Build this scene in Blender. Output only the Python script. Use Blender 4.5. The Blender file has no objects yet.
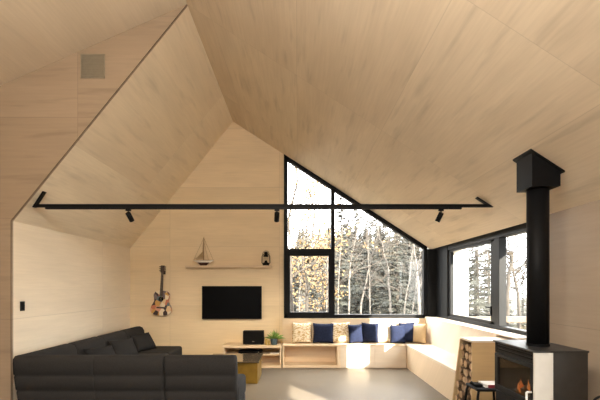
import bpy, bmesh, math, random
from mathutils import Vector, Matrix
C = bpy.context.scene
COL = C.collection
PI = math.pi
def V(*a): return Vector(a)

# ------------------------------------------------------------------ camera
cam_d = bpy.data.cameras.new('camera'); cam = bpy.data.objects.new('camera', cam_d); COL.objects.link(cam)
cam.location = (0, 0, 1.58); cam.rotation_euler = (PI/2, 0, 0)
cam_d.sensor_width = 36; cam_d.lens = 24; cam_d.shift_x = 2/600; cam_d.shift_y = 87/600
cam_d.clip_start = 0.05; cam_d.clip_end = 300
C.camera = cam
# ------------------------------------------------------------------ sky, sun, exposure
SKY_STRENGTH = 10.0
SUN_STRENGTH = 20.0
EXPOSURE = 1.06
FILL_STRENGTH = 33.0        # unseen fill globes added over the near part of the room
w = bpy.data.worlds.new('overcast_sky'); C.world = w; w.use_nodes = True
bg = w.node_tree.nodes['Background']; bg.inputs[0].default_value = (0.98, 0.98, 1.0, 1); bg.inputs[1].default_value = SKY_STRENGTH
_nt = w.node_tree                                    # overcast sky: brightest overhead, dimmer at the horizon
_g = _nt.nodes.new('ShaderNodeTexCoord'); _s = _nt.nodes.new('ShaderNodeSeparateXYZ'); _m = _nt.nodes.new('ShaderNodeMath'); _m.operation = 'MULTIPLY_ADD'; _m.use_clamp = False
_mx = _nt.nodes.new('ShaderNodeMath'); _mx.operation = 'MAXIMUM'; _mx.inputs[1].default_value = 0
_nt.links.new(_g.outputs['Generated'], _s.inputs[0]); _nt.links.new(_s.outputs[2], _mx.inputs[0]); _nt.links.new(_mx.outputs[0], _m.inputs[0])
_m.inputs[1].default_value = SKY_STRENGTH*1.45; _m.inputs[2].default_value = SKY_STRENGTH*0.34; _nt.links.new(_m.outputs[0], bg.inputs[1])
sd = bpy.data.lights.new('sun', 'SUN'); sun = bpy.data.objects.new('sun', sd); COL.objects.link(sun)
sd.energy = SUN_STRENGTH; sd.color = (1.0, 0.90, 0.76); sd.angle = math.radians(0.7)
SUN_TAN, SUN_EL = 0.663, math.radians(22)
_h = Vector((-SUN_TAN, 1, 0)).normalized()
sun.rotation_euler = Vector((_h.x*math.cos(SUN_EL), _h.y*math.cos(SUN_EL), -math.sin(SUN_EL))).to_track_quat('-Z', 'Y').to_euler()
sun.location = (8, -10, 9)
C.view_settings.view_transform = 'Standard'; C.view_settings.look = 'None'
C.view_settings.gamma = 1; C.view_settings.use_curve_mapping = False
C.view_settings.exposure = EXPOSURE
C.cycles.max_bounces = 12; C.cycles.diffuse_bounces = 8; C.cycles.glossy_bounces = 4
C.cycles.transparent_max_bounces = 12; C.cycles.transmission_bounces = 6
C.cycles.caustics_reflective = False; C.cycles.caustics_refractive = False
C.cycles.sample_clamp_indirect = 6
C.cycles.use_denoising = True

# ------------------------------------------------------------------ materials
def nmat(name):
    m = bpy.data.materials.new(name); m.use_nodes = True
    nt = m.node_tree; b = nt.nodes['Principled BSDF']
    return m, nt, b
def N(nt, t, **kw):
    n = nt.nodes.new(t)
    for k, v in kw.items(): setattr(n, k, v)
    return n
def L(nt, a, b): nt.links.new(a, b)
def math_node(nt, op, a, b=None):
    n = N(nt, 'ShaderNodeMath', operation=op)
    for i, x in enumerate((a, b)):
        if x is None: continue
        if isinstance(x, (int, float)): n.inputs[i].default_value = x
        else: L(nt, x, n.inputs[i])
    return n.outputs[0]
def mixc(nt, fac, a, b, blend='MIX'):
    n = N(nt, 'ShaderNodeMix', data_type='RGBA', blend_type=blend)
    for s, x in ((n.inputs[0], fac), (n.inputs[6], a), (n.inputs[7], b)):
        if isinstance(x, (int, float)): s.default_value = x
        elif isinstance(x, tuple): s.default_value = (*x, 1) if len(x) == 3 else x
        else: L(nt, x, s)
    return n.outputs[2]
def ramp(nt, val, p0, p1, c0=(0, 0, 0), c1=(1, 1, 1)):
    r = N(nt, 'ShaderNodeValToRGB'); e = r.color_ramp.elements
    e[0].position = p0; e[1].position = p1; e[0].color = (*c0, 1); e[1].color = (*c1, 1)
    L(nt, val, r.inputs[0]); return r.outputs[0]
def simple(name, col, rough=0.6, metal=0.0, var=0.08, scale=25.0, bump=0.0, spec=0.5):
    m, nt, b = nmat(name)
    tc = N(nt, 'ShaderNodeTexCoord'); no = N(nt, 'ShaderNodeTexNoise'); no.inputs['Scale'].default_value = scale
    no.inputs['Detail'].default_value = 3
    L(nt, tc.outputs['Object'], no.inputs['Vector'])
    dk = tuple(max(0, c*(1-var)) for c in col); lt = tuple(min(1, c*(1+var)) for c in col)
    L(nt, ramp(nt, no.outputs['Fac'], 0.3, 0.7, dk, lt), b.inputs['Base Color'])
    b.inputs['Roughness'].default_value = rough; b.inputs['Metallic'].default_value = metal
    b.inputs['Specular IOR Level'].default_value = spec
    if bump:
        bu = N(nt, 'ShaderNodeBump'); bu.inputs['Strength'].default_value = bump; bu.inputs['Distance'].default_value = 0.01
        L(nt, no.outputs['Fac'], bu.inputs['Height']); L(nt, bu.outputs[0], b.inputs['Normal'])
    return m
def ply(name, c1, c2, seed=0.0, joints=True, streak=0.25, rough=0.5, uv=True, tone_fn=None, row=1.22, joint=0.32):
    """plywood sheets: UV in metres, sheet joints every 2.44 x 1.22, grain along u"""
    m, nt, b = nmat(name)
    tc = N(nt, 'ShaderNodeTexCoord')
    sep = N(nt, 'ShaderNodeSeparateXYZ'); L(nt, tc.outputs['UV' if uv else 'Object'], sep.inputs[0])
    u, v = sep.outputs[0], sep.outputs[1]
    if not uv:
        v = math_node(nt, 'ADD', sep.outputs[1], sep.outputs[2])
    iu = math_node(nt, 'FLOOR', math_node(nt, 'DIVIDE', u, 2.26)); iv = math_node(nt, 'FLOOR', math_node(nt, 'DIVIDE', v, row))
    cb = N(nt, 'ShaderNodeCombineXYZ'); L(nt, iu, cb.inputs[0]); L(nt, iv, cb.inputs[1]); cb.inputs[2].default_value = seed
    wn = N(nt, 'ShaderNodeTexWhiteNoise', noise_dimensions='3D'); L(nt, cb.outputs[0], wn.inputs['Vector'])
    tone = wn.outputs['Value']
    off = math_node(nt, 'MULTIPLY', tone, 37.0)
    if tone_fn: tone = tone_fn(nt, u, v, tone)
    def stretched(su, sv, scale, detail=4):
        c = N(nt, 'ShaderNodeCombineXYZ')
        L(nt, math_node(nt, 'MULTIPLY', u, su), c.inputs[0]); L(nt, math_node(nt, 'MULTIPLY', v, sv), c.inputs[1]); L(nt, off, c.inputs[2])
        n = N(nt, 'ShaderNodeTexNoise'); n.inputs['Scale'].default_value = scale; n.inputs['Detail'].default_value = detail
        L(nt, c.outputs[0], n.inputs['Vector']); return n.outputs['Fac']
    base = mixc(nt, tone if joints else 0.5, c1, c2)
    fine = stretched(1.2, 22, 2.0)
    broad = stretched(0.5, 2.2, 1.6, 3)
    col = mixc(nt, ramp(nt, fine, 0.35, 0.75, (0, 0, 0), (0.22, 0.22, 0.22)), base, tuple(c*0.66 for c in c2))
    col = mixc(nt, ramp(nt, broad, 0.35, 0.75, (0, 0, 0), (0.42, 0.42, 0.42)), col, tuple(c*0.80 for c in c2))
    st = stretched(0.9, 7.0, 1.3, 3)
    col = mixc(nt, ramp(nt, st, 0.56, 0.74, (0, 0, 0), (streak, streak, streak)), col, tuple(c*0.5 for c in c2))
    if joints:
        br = N(nt, 'ShaderNodeTexBrick'); br.offset = 0; br.squash = 1
        br.inputs['Scale'].default_value = 1; br.inputs['Brick Width'].default_value = 2.26; br.inputs['Row Height'].default_value = row
        br.inputs['Mortar Size'].default_value = 0.0035; br.inputs['Mortar Smooth'].default_value = 0.1
        L(nt, tc.outputs['UV'], br.inputs['Vector'])
        col = mixc(nt, math_node(nt, 'MULTIPLY', br.outputs['Fac'], joint), col, tuple(c*0.35 for c in c2))
    L(nt, col, b.inputs['Base Color']); b.inputs['Roughness'].default_value = rough
    b.inputs['Specular IOR Level'].default_value = 0.3
    return m

M = {}
def lerp_tone(nt, cond, a, b):
    # cond ? a : b
    return math_node(nt, 'ADD', math_node(nt, 'MULTIPLY', cond, a), math_node(nt, 'MULTIPLY', math_node(nt, 'SUBTRACT', 1.0, cond), b))
def tone_right(nt, u, v, r):
    near = math_node(nt, 'LESS_THAN', u, -2.26)           # paler sheets in the bay nearest the viewer
    return lerp_tone(nt, near, 0.35, math_node(nt, 'ADD', math_node(nt, 'MULTIPLY', r, 0.30), 0.10))
def tone_left(nt, u, v, r):
    low = math_node(nt, 'LESS_THAN', v, 0.0)              # paler row along the eaves, darker sheets above
    return lerp_tone(nt, low, 0.0, lerp_tone(nt, math_node(nt, 'LESS_THAN', u, 2.26), 0.85, 0.35))
PL1, PL2 = (0.72, 0.60, 0.44), (0.61, 0.475, 0.33)
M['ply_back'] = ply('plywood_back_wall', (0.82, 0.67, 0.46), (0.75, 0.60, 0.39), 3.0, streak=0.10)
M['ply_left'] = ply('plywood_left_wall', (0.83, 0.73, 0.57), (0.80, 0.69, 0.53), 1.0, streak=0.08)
M['ply_ceil_r'] = ply('plywood_ceiling_right', PL1, PL2, 5.0, streak=0.36, tone_fn=tone_right, joint=0.22)
M['ply_ceil_l'] = ply('plywood_ceiling_left', (0.86, 0.75, 0.58), (0.78, 0.655, 0.49), 8.0, streak=0.30, tone_fn=tone_left, row=3.0, joint=0.12)
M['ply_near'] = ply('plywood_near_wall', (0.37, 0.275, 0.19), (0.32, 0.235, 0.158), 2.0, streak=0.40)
M['ply_ceil_near'] = ply('plywood_near_ceiling', (0.66, 0.545, 0.40), (0.62, 0.50, 0.36), 4.0, streak=0.12, row=6.0, joint=0.1)
M['ply_right'] = ply('plywood_right_wall', (0.36, 0.27, 0.185), (0.325, 0.24, 0.162), 6.0, streak=0.12)  # same plywood as elsewhere; the wall's shade is put into this darker colour
M['ply_furn'] = ply('pale_plywood', (0.74, 0.60, 0.43), (0.68, 0.53, 0.36), 0.0, joints=False, streak=0.08, uv=False)
M['ply_white'] = ply('whitewashed_plywood', (0.76, 0.66, 0.53), (0.70, 0.59, 0.46), 0.0, joints=False, streak=0.05, uv=False)
M['ply_amber'] = ply('amber_plywood', (0.60, 0.43, 0.23), (0.53, 0.36, 0.18), 0.0, joints=False, streak=0.08, uv=False)
M['black'] = simple('black_metal', (0.0045, 0.0045, 0.005), 0.55, 0.0, 0.1, spec=0.12)
M['black_frame'] = simple('black_window_frame', (0.0065, 0.007, 0.008), 0.5, spec=0.12)
M['grey_frame'] = simple('charcoal_window_frame', (0.009, 0.0095, 0.010), 0.5, spec=0.15)
M['sofa'] = simple('charcoal_fabric', (0.026, 0.0245, 0.0235), 0.95, 0, 0.25, 160, 0.15, 0.15)
M['sofa_pillow'] = simple('dark_grey_fabric', (0.019, 0.0185, 0.019), 0.95, 0, 0.3, 120, 0.1, 0.15)
M['navy'] = simple('navy_velvet', (0.0075, 0.012, 0.034), 0.85, 0, 0.3, 30, 0, 0.2)
M['tan'] = simple('tan_linen', (0.58, 0.43, 0.25), 0.95, 0, 0.12, 60)
M['cream'] = simple('cream_linen', (0.78, 0.70, 0.56), 0.95, 0, 0.08, 60)
M['steel_dark'] = simple('dark_brushed_steel', (0.075, 0.074, 0.073), 0.38, 0.85, 0.06, 12)
M['stove_black'] = simple('stove_black_iron', (0.007, 0.0065, 0.0065), 0.5, 0.0, 0.15, 40, spec=0.15)
M['stove_top'] = simple('stove_top_plate', (0.03, 0.029, 0.028), 0.45, 0.3, 0.15, 20)
M['pale_panel'] = simple('pale_grey_enamel', (0.62, 0.61, 0.57), 0.4, 0, 0.04, 10)
M['white'] = simple('white_plastic', (0.85, 0.84, 0.82), 0.4, 0, 0.03)
M['paper'] = simple('white_paper', (0.80, 0.77, 0.72), 0.8, 0, 0.04)
M['red'] = simple('dark_red_cover', (0.22, 0.02, 0.03), 0.5, 0, 0.1)
M['brass'] = simple('brushed_brass', (0.30, 0.185, 0.035), 0.38, 0.75, 0.15, 9)
M['mirror_top'] = simple('bronze_mirror_top', (0.16, 0.12, 0.075), 0.10, 0.7, 0.08, 6)
M['vent'] = simple('taupe_vent_metal', (0.27, 0.225, 0.16), 0.6, 0.2, 0.05)
M['screen'] = simple('black_screen_glass', (0.0025, 0.0025, 0.003), 0.3, 0, 0.0, spec=0.04)
M['bark'] = simple('log_bark', (0.13, 0.08, 0.045), 0.9, 0, 0.5, 30, 0.5)
M['pot'] = simple('slate_blue_pot', (0.045, 0.075, 0.10), 0.45, 0, 0.15)
M['leaf'] = simple('green_leaf', (0.16, 0.27, 0.05), 0.5, 0, 0.5, 30)
M['gold_cup'] = simple('yellow_ceramic', (0.42, 0.29, 0.07), 0.4, 0, 0.1)
M['soil'] = simple('dark_soil', (0.03, 0.02, 0.014), 0.95)
M['maroon'] = simple('dark_maroon_hull', (0.045, 0.014, 0.012), 0.4)
M['boat_white'] = simple('boat_white', (0.80, 0.77, 0.70), 0.5)
M['boat_wood'] = simple('boat_wood', (0.20, 0.11, 0.05), 0.6)
M['sail'] = simple('weathered_sail', (0.36, 0.25, 0.13), 0.9, 0, 0.15)
M['neck'] = simple('dark_fretboard', (0.035, 0.016, 0.010), 0.5)
M['glove'] = simple('black_leather', (0.005, 0.005, 0.005), 0.7, 0, 0.2, spec=0.1)
M['stone'] = simple('grey_ground', (0.032, 0.027, 0.018), 0.95, 0, 0.4, 1.5)
M['deck'] = simple('pale_deck_boards', (0.075, 0.052, 0.032), 0.8, 0, 0.15, 5)
M['fin'] = simple('white_exterior_cladding', (0.62, 0.58, 0.51), 0.8, 0, 0.03, 3)
M['brown_edge'] = simple('dark_shadow_gap', (0.05, 0.035, 0.02), 0.8)
M['trunk'] = simple('brown_bark', (0.03, 0.024, 0.018), 0.95, 0, 0.4, 8)
M['far_needles'] = simple('distant_spruce_needles', (0.036, 0.030, 0.019), 0.95, 0, 0.3, 0.4)  # lighter than the near needles: distance haze put into the colour
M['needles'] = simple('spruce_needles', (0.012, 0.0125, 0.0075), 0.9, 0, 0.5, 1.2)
M['yellow_leaf'] = simple('yellow_leaves', (0.12, 0.068, 0.018), 0.8, 0, 0.35, 3)
M['dry_grass'] = simple('dry_grass', (0.06, 0.048, 0.027), 0.95, 0, 0.4, 4)
M['shrub_green'] = simple('shrub_leaves', (0.025, 0.025, 0.012), 0.9, 0, 0.4, 3)

def birch_mat():
    m, nt, b = nmat('birch_bark'); tc = N(nt, 'ShaderNodeTexCoord'); mp = N(nt, 'ShaderNodeMapping'); mp.inputs['Scale'].default_value = (3, 3, 14)
    no = N(nt, 'ShaderNodeTexNoise'); no.inputs['Scale'].default_value = 1.6; no.inputs['Detail'].default_value = 4
    L(nt, tc.outputs['Object'], mp.inputs[0]); L(nt, mp.outputs[0], no.inputs['Vector'])
    L(nt, ramp(nt, no.outputs['Fac'], 0.36, 0.47, (0.02, 0.016, 0.013), (0.085, 0.074, 0.062)), b.inputs['Base Color']); b.inputs['Roughness'].default_value = 0.9
    return m
M['birch'] = birch_mat()
M['twig'] = simple('grey_twig', (0.034, 0.026, 0.019), 0.9, 0, 0.3, 3)
def pattern_mat():
    m, nt, b = nmat('cream_tan_pattern'); tc = N(nt, 'ShaderNodeTexCoord'); mp = N(nt, 'ShaderNodeMapping'); mp.inputs['Scale'].default_value = (22, 22, 46)
    no = N(nt, 'ShaderNodeTexNoise'); no.inputs['Scale'].default_value = 1.0; no.inputs['Detail'].default_value = 1
    L(nt, tc.outputs['Object'], mp.inputs[0]); L(nt, mp.outputs[0], no.inputs['Vector'])
    L(nt, ramp(nt, no.outputs['Fac'], 0.48, 0.60, (0.76, 0.67, 0.52), (0.46, 0.31, 0.13)), b.inputs['Base Color']); b.inputs['Roughness'].default_value = 0.95
    return m
M['pattern'] = pattern_mat()
def collage_mat():
    m, nt, b = nmat('collage_of_paint'); tc = N(nt, 'ShaderNodeTexCoord')
    vo = N(nt, 'ShaderNodeTexVoronoi'); vo.inputs['Scale'].default_value = 11
    L(nt, tc.outputs['Object'], vo.inputs['Vector'])
    sp = N(nt, 'ShaderNodeSeparateColor'); L(nt, vo.outputs['Color'], sp.inputs[0])
    r = N(nt, 'ShaderNodeValToRGB'); r.color_ramp.interpolation = 'CONSTANT'
    cols = [(0.04, 0.02, 0.02), (0.50, 0.16, 0.08), (0.75, 0.64, 0.47), (0.55, 0.30, 0.08), (0.16, 0.12, 0.12), (0.62, 0.30, 0.20), (0.10, 0.14, 0.16), (0.70, 0.50, 0.28)]
    e = r.color_ramp.elements; e[0].color = (*cols[0], 1); e[1].position = 1/8; e[1].color = (*cols[1], 1)
    for i in range(2, 8):
        x = e.new(i/8); x.color = (*cols[i], 1)
    L(nt, sp.outputs[0], r.inputs[0])
    L(nt, r.outputs[0], b.inputs['Base Color']); b.inputs['Roughness'].default_value = 0.35
    return m
M['collage'] = collage_mat()
def concrete():
    m, nt, b = nmat('polished_concrete'); tc = N(nt, 'ShaderNodeTexCoord')
    n1 = N(nt, 'ShaderNodeTexNoise'); n1.inputs['Scale'].default_value = 0.9; n1.inputs['Detail'].default_value = 6
    n2 = N(nt, 'ShaderNodeTexNoise'); n2.inputs['Scale'].default_value = 14; n2.inputs['Detail'].default_value = 5
    for n in (n1, n2): L(nt, tc.outputs['Object'], n.inputs['Vector'])
    c = mixc(nt, n1.outputs['Fac'], (0.105, 0.086, 0.063), (0.165, 0.138, 0.104))
    c = mixc(nt, math_node(nt, 'MULTIPLY', n2.outputs['Fac'], 0.35), c, (0.12, 0.102, 0.08))
    L(nt, c, b.inputs['Base Color'])
    L(nt, ramp(nt, n1.outputs['Fac'], 0.2, 0.8, (0.28,)*3, (0.48,)*3), b.inputs['Roughness']); b.inputs['Specular IOR Level'].default_value = 0.06
    return m
M['concrete'] = concrete()
def cut_mat():
    m, nt, b = nmat('cut_log_end'); tc = N(nt, 'ShaderNodeTexCoord')
    wv = N(nt, 'ShaderNodeTexWave', wave_type='RINGS', rings_direction='X'); wv.inputs['Scale'].default_value = 25; wv.inputs['Distortion'].default_value = 3
    L(nt, tc.outputs['Object'], wv.inputs['Vector'])
    oi = N(nt, 'ShaderNodeObjectInfo')
    c = mixc(nt, wv.outputs['Fac'], (0.56, 0.38, 0.20), (0.40, 0.24, 0.11))
    c = mixc(nt, math_node(nt, 'MULTIPLY', oi.outputs['Random'], 0.6), c, (0.22, 0.13, 0.07))
    L(nt, c, b.inputs['Base Color']); b.inputs['Roughness'].default_value = 0.9
    return m
M['cut'] = cut_mat()
def glass_mat(name, tint, mixf=0.06):
    m, nt, b = nmat(name); nt.nodes.remove(b); out = nt.nodes['Material Output']
    tr = N(nt, 'ShaderNodeBsdfTransparent'); tr.inputs[0].default_value = (*tint, 1)
    gl = N(nt, 'ShaderNodeBsdfGlossy'); gl.inputs['Roughness'].default_value = 0.02
    lw = N(nt, 'ShaderNodeLayerWeight'); lw.inputs[0].default_value = 0.5
    fr = math_node(nt, 'ADD', math_node(nt, 'MULTIPLY', math_node(nt, 'POWER', lw.outputs['Facing'], 5.0), 0.8), 0.025)
    mx = N(nt, 'ShaderNodeMixShader'); L(nt, fr, mx.inputs[0]); L(nt, tr.outputs[0], mx.inputs[1]); L(nt, gl.outputs[0], mx.inputs[2])
    L(nt, mx.outputs[0], out.inputs[0]); return m
M['glass'] = glass_mat('window_glass', (0.97, 0.98, 0.97))
M['stove_glass'] = glass_mat('smoky_stove_glass', (0.75, 0.68, 0.60))
def flame():
    m, nt, b = nmat('flame_glow'); nt.nodes.remove(b); out = nt.nodes['Material Output']
    e = N(nt, 'ShaderNodeEmission'); e.inputs[0].default_value = (1.0, 0.30, 0.06, 1); e.inputs[1].default_value = 0.38
    tc = N(nt, 'ShaderNodeTexCoord'); no = N(nt, 'ShaderNodeTexNoise'); no.inputs['Scale'].default_value = 20; L(nt, tc.outputs['Object'], no.inputs['Vector'])
    L(nt, ramp(nt, no.outputs['Fac'], 0.3, 0.7, (0.7, 0.10, 0.015), (1.0, 0.42, 0.12)), e.inputs[0])
    L(nt, e.outputs[0], out.inputs[0]); return m
M['flame'] = flame()
def lens_mat():
    m, nt, b = nmat('lit_lamp_lens'); b.inputs['Base Color'].default_value = (.9, .8, .6, 1); b.inputs['Emission Color'].default_value = (1, .8, .5, 1); b.inputs['Emission Strength'].default_value = 3; return m
M['lamp_lens'] = lens_mat()
def fill_globe_mat():
    m, nt, b = nmat('glowing_paper_globe'); b.inputs['Base Color'].default_value = (.9, .88, .82, 1); b.inputs['Roughness'].default_value = .9
    b.inputs['Emission Color'].default_value = (1, .95, .87, 1); b.inputs['Emission Strength'].default_value = FILL_STRENGTH; return m
M['globe'] = fill_globe_mat()

# ------------------------------------------------------------------ mesh builder
class MB:
    def __init__(s): s.v = []; s.f = []; s.uv = []
    def add(s, vs, fs, uvs=None):
        o = len(s.v); s.v += [Vector(p) for p in vs]
        for i, f in enumerate(fs):
            s.f.append([o+k for k in f]); s.uv.append(uvs[i] if uvs else None)
        return s
    def box(s, x0, x1, y0, y1, z0, z1):
        vs = [(x, y, z) for z in (z0, z1) for y in (y0, y1) for x in (x0, x1)]
        return s.add(vs, [(0, 2, 3, 1), (4, 5, 7, 6), (0, 1, 5, 4), (2, 6, 7, 3), (0, 4, 6, 2), (1, 3, 7, 5)])
    def rbox(s, x0, x1, y0, y1, z0, z1, r=0.01, seg=2):
        b = bmesh.new(); bmesh.ops.create_cube(b, size=1)
        for v in b.verts: v.co = V((x0+x1)/2+v.co.x*(x1-x0), (y0+y1)/2+v.co.y*(y1-y0), (z0+z1)/2+v.co.z*(z1-z0))
        bmesh.ops.bevel(b, geom=list(b.edges), offset=r, segments=seg, profile=0.5, affect='EDGES')
        s.bm(b); return s
    def bm(s, b, mat=None):
        b.verts.index_update()
        s.add([(mat @ v.co) if mat else v.co.copy() for v in b.verts], [[v.index for v in f.verts] for f in b.faces]); b.free(); return s
    def prism(s, poly, vec):
        """closed extrusion of a planar polygon (list of 3-D points) along vec"""
        n = len(poly); vec = Vector(vec); a = [Vector(p) for p in poly]; b = [p+vec for p in a]
        nrm = sum(((a[i]-a[0]).cross(a[(i+1) % n]-a[0]) for i in range(1, n-1)), Vector())
        fl = nrm.dot(vec) > 0
        fs = [list(range(n)), list(range(2*n-1, n-1, -1))] + [[i, i+n, (i+1) % n+n, (i+1) % n] for i in range(n)]
        if fl: fs = [f[::-1] for f in fs]
        return s.add(a+b, fs)
    def tube(s, pts, r, n=8, caps=True):
        pts = [Vector(p) for p in pts]; rs = r if isinstance(r, (list, tuple)) else [r]*len(pts)
        vs = []; prev = None
        for i, p in enumerate(pts):
            t = (pts[min(i+1, len(pts)-1)]-pts[max(i-1, 0)]).normalized()
            if prev is None: a = t.orthogonal().normalized()
            else:
                a = (prev-t*prev.dot(t)); a = a.normalized() if a.length > 1e-6 else t.orthogonal().normalized()
            prev = a; b = t.cross(a)
            for k in range(n):
                q = 2*PI*k/n; vs.append(p+(a*math.cos(q)+b*math.sin(q))*rs[i])
        fs = []
        for i in range(len(pts)-1):
            for k in range(n):
                k2 = (k+1) % n; fs.append((i*n+k, i*n+k2, (i+1)*n+k2, (i+1)*n+k))
        if caps: fs += [list(range(n-1, -1, -1)), list(range((len(pts)-1)*n, len(pts)*n))]
        return s.add(vs, fs)
    def lathe(s, prof, c=(0, 0, 0), n=24):
        vs = []; c = Vector(c)
        for r, z in prof:
            for k in range(n):
                q = 2*PI*k/n; vs.append(c+V(r*math.cos(q), r*math.sin(q), z))
        fs = []
        for i in range(len(prof)-1):
            for k in range(n):
                k2 = (k+1) % n; fs.append((i*n+k, i*n+k2, (i+1)*n+k2, (i+1)*n+k))
        fs += [list(range(n-1, -1, -1)), list(range((len(prof)-1)*n, len(prof)*n))]
        return s.add(vs, fs)
    def build(s, name, mat, parent=None, smooth=False, loc=None, bevel=0):
        me = bpy.data.meshes.new(name)
        me.from_pydata([tuple(v) for v in s.v], [], s.f); me.validate(clean_customdata=False)
        if any(s.uv):
            ul = me.uv_layers.new(name='UVMap')
            for p, uv in zip(me.polygons, s.uv):
                if uv:
                    for li, q in zip(p.loop_indices, uv): ul.data[li].uv = q
        me.materials.append(mat if not isinstance(mat, str) else M[mat])
        if smooth:
            for p in me.polygons: p.use_smooth = True
        o = bpy.data.objects.new(name, me); COL.objects.link(o)
        if parent: o.parent = parent
        if loc is not None: o.location = loc
        if bevel:
            b = o.modifiers.new('bevel', 'BEVEL'); b.width = bevel; b.segments = 2; b.limit_method = 'ANGLE'
        return o
    def shift(s, d):
        d = Vector(d)
        for v in s.v: v += d
        return s
def tag(o, label=None, cat=None, group=None, kind=None):
    if label: o['label'] = label
    if cat: o['category'] = cat
    if group: o['group'] = group
    if kind: o['kind'] = kind
    return o
def thing(name, label, cat, loc=(0, 0, 0), rz=0, group=None):
    o = bpy.data.objects.new(name, None); COL.objects.link(o); o.empty_display_size = 0.1
    o.location = loc; o.rotation_euler = (0, 0, rz); return tag(o, label, cat, group)
def copy_tree(o, parent=None):
    c = o.copy(); COL.objects.link(c)
    if parent: c.parent = parent
    for ch in list(o.children): copy_tree(ch, c)
    return c
def B(x0, x1, y0, y1, z0, z1): return MB().box(x0, x1, y0, y1, z0, z1)
def RB(x0, x1, y0, y1, z0, z1, r=0.01, seg=2): return MB().rbox(x0, x1, y0, y1, z0, z1, r, seg)
def struct(o): o['kind'] = 'structure'; return o
ORD = ['first', 'second', 'third', 'fourth', 'fifth', 'sixth', 'seventh', 'eighth', 'ninth', 'tenth', 'eleventh', 'twelfth']

# ------------------------------------------------------------------ setting
XL, XR, YB, YF = -3.46, 2.72, 8.25, 4.83          # living end: left wall, right wall, back wall, face of the step-out wall
XNL, YREAR = -5.6, -3.2                            # wider near part of the room
def zr(x): return 4.127-0.647*x                    # right roof slope
def zl(x): return 6.643+1.232*x                    # steep left roof slope
RX = -1.339; RZ = zr(RX)
def zn(x): return RZ-0.436*(RX-x)                  # shallow left slope of the near part
T = 0.25
def plane(name, pts, uvf, mat, thick):
    """slab: pts seen from the room, extruded away by thick (vector)"""
    m = MB(); a = [Vector(p) for p in pts]; n = len(a); b = [p+Vector(thick) for p in a]
    nrm = sum(((a[i]-a[0]).cross(a[(i+1) % n]-a[0]) for i in range(1, n-1)), Vector())
    fs = [list(range(n)), list(range(2*n-1, n-1, -1))] + [[i, i+n, (i+1) % n+n, (i+1) % n] for i in range(n)]
    if nrm.dot(Vector(thick)) > 0: fs = [f[::-1] for f in fs]
    al = a+b
    m.add(al, fs, [[uvf(al[k]) for k in f] for f in fs])
    return m
def add_slab(m, pts, uvf, thick):
    q = plane('', pts, uvf, None, thick); m.add(q.v, q.f, q.uv); return m

m = MB().box(XNL-T, XR+0.28, YREAR-T, YB+T, -0.2, 0); struct(m.build('floor', 'concrete'))

SR = math.sqrt(1+0.647**2); SL = math.sqrt(1+1.232**2); SN = math.sqrt(1+0.436**2)
uv_r = lambda p: (p.y-YF, (2.035-p.x)*SR)
uv_l = lambda p: (p.y-YF, (p.x+2.71)*SL)
uv_n = lambda p: (p.y-YF, (p.x-RX)*SN)
m = plane('', [(RX, YREAR, RZ), (XR+.02, YREAR, zr(XR+.02)), (XR+.02, YB+.02, zr(XR+.02)), (RX, YB+.02, RZ)], uv_r, None, (0.1, 0, 0.2))
struct(m.build('ceiling_right', 'ply_ceil_r'))
m = plane('', [(RX, YF+.03, RZ), (XL-.02, YF+.03, zl(XL-.02)), (XL-.02, YB+.02, zl(XL-.02)), (RX, YB+.02, RZ)], uv_l, None, (-0.1, 0, 0.1))
struct(m.build('ceiling_left', 'ply_ceil_l'))
m = plane('', [(RX, YREAR, RZ), (XNL, YREAR, zn(XNL)), (XNL, YF, zn(XNL)), (RX, YF, RZ)], uv_n, None, (-0.1, 0, 0.2))
struct(m.build('ceiling_near', 'ply_ceil_near'))

# step-out wall facing the camera (left of the opening, and the wedge under the ridge)
uv_f = lambda p: (p.x+2.66, p.z-1.19)
m = MB()
add_slab(m, [(XNL, YF, 0), (XL, YF, 0), (XL, YF, zl(XL)), (RX, YF, RZ), (XNL, YF, zn(XNL))], uv_f, (0, 0.03, 0))
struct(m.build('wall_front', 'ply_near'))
# left wall of the living end
uv_s = lambda p: (p.y-YF, p.z-1.19)
m = MB(); add_slab(m, [(XL, YF+.03, 0), (XL, YB, 0), (XL, YB, zl(XL)+.01), (XL, YF+.03, zl(XL)+.01)], uv_s, (-T, 0, 0))
struct(m.build('wall_left', 'ply_left'))
# back wall with the gable window opening
WX0, WX1, WZ0 = -0.29, 2.66, 0.94
uv_b = lambda p: (p.x+2.64, p.z-1.19)
m = MB()
add_slab(m, [(XL, YB, 0), (WX0, YB, 0), (WX0, YB, zr(WX0)), (RX, YB, RZ), (XL, YB, zl(XL))], uv_b, (0, T, 0))
add_slab(m, [(WX0, YB, 0), (XR+.28, YB, 0), (XR+.28, YB, WZ0), (WX0, YB, WZ0)], uv_b, (0, T, 0))
struct(m.build('wall_back', 'ply_back'))
# right wall: below the corner window, then full height, a second window nearer the camera
SILL = 0.955; ZE = zr(XR)
W4 = (1.0, 2.14, 0.6, 2.33)
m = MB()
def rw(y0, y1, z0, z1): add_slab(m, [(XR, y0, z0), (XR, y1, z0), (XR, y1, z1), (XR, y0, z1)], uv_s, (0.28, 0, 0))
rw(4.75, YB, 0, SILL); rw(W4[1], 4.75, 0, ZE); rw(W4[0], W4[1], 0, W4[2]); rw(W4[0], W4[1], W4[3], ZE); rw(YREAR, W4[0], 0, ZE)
struct(m.build('wall_right', 'ply_right'))
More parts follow.
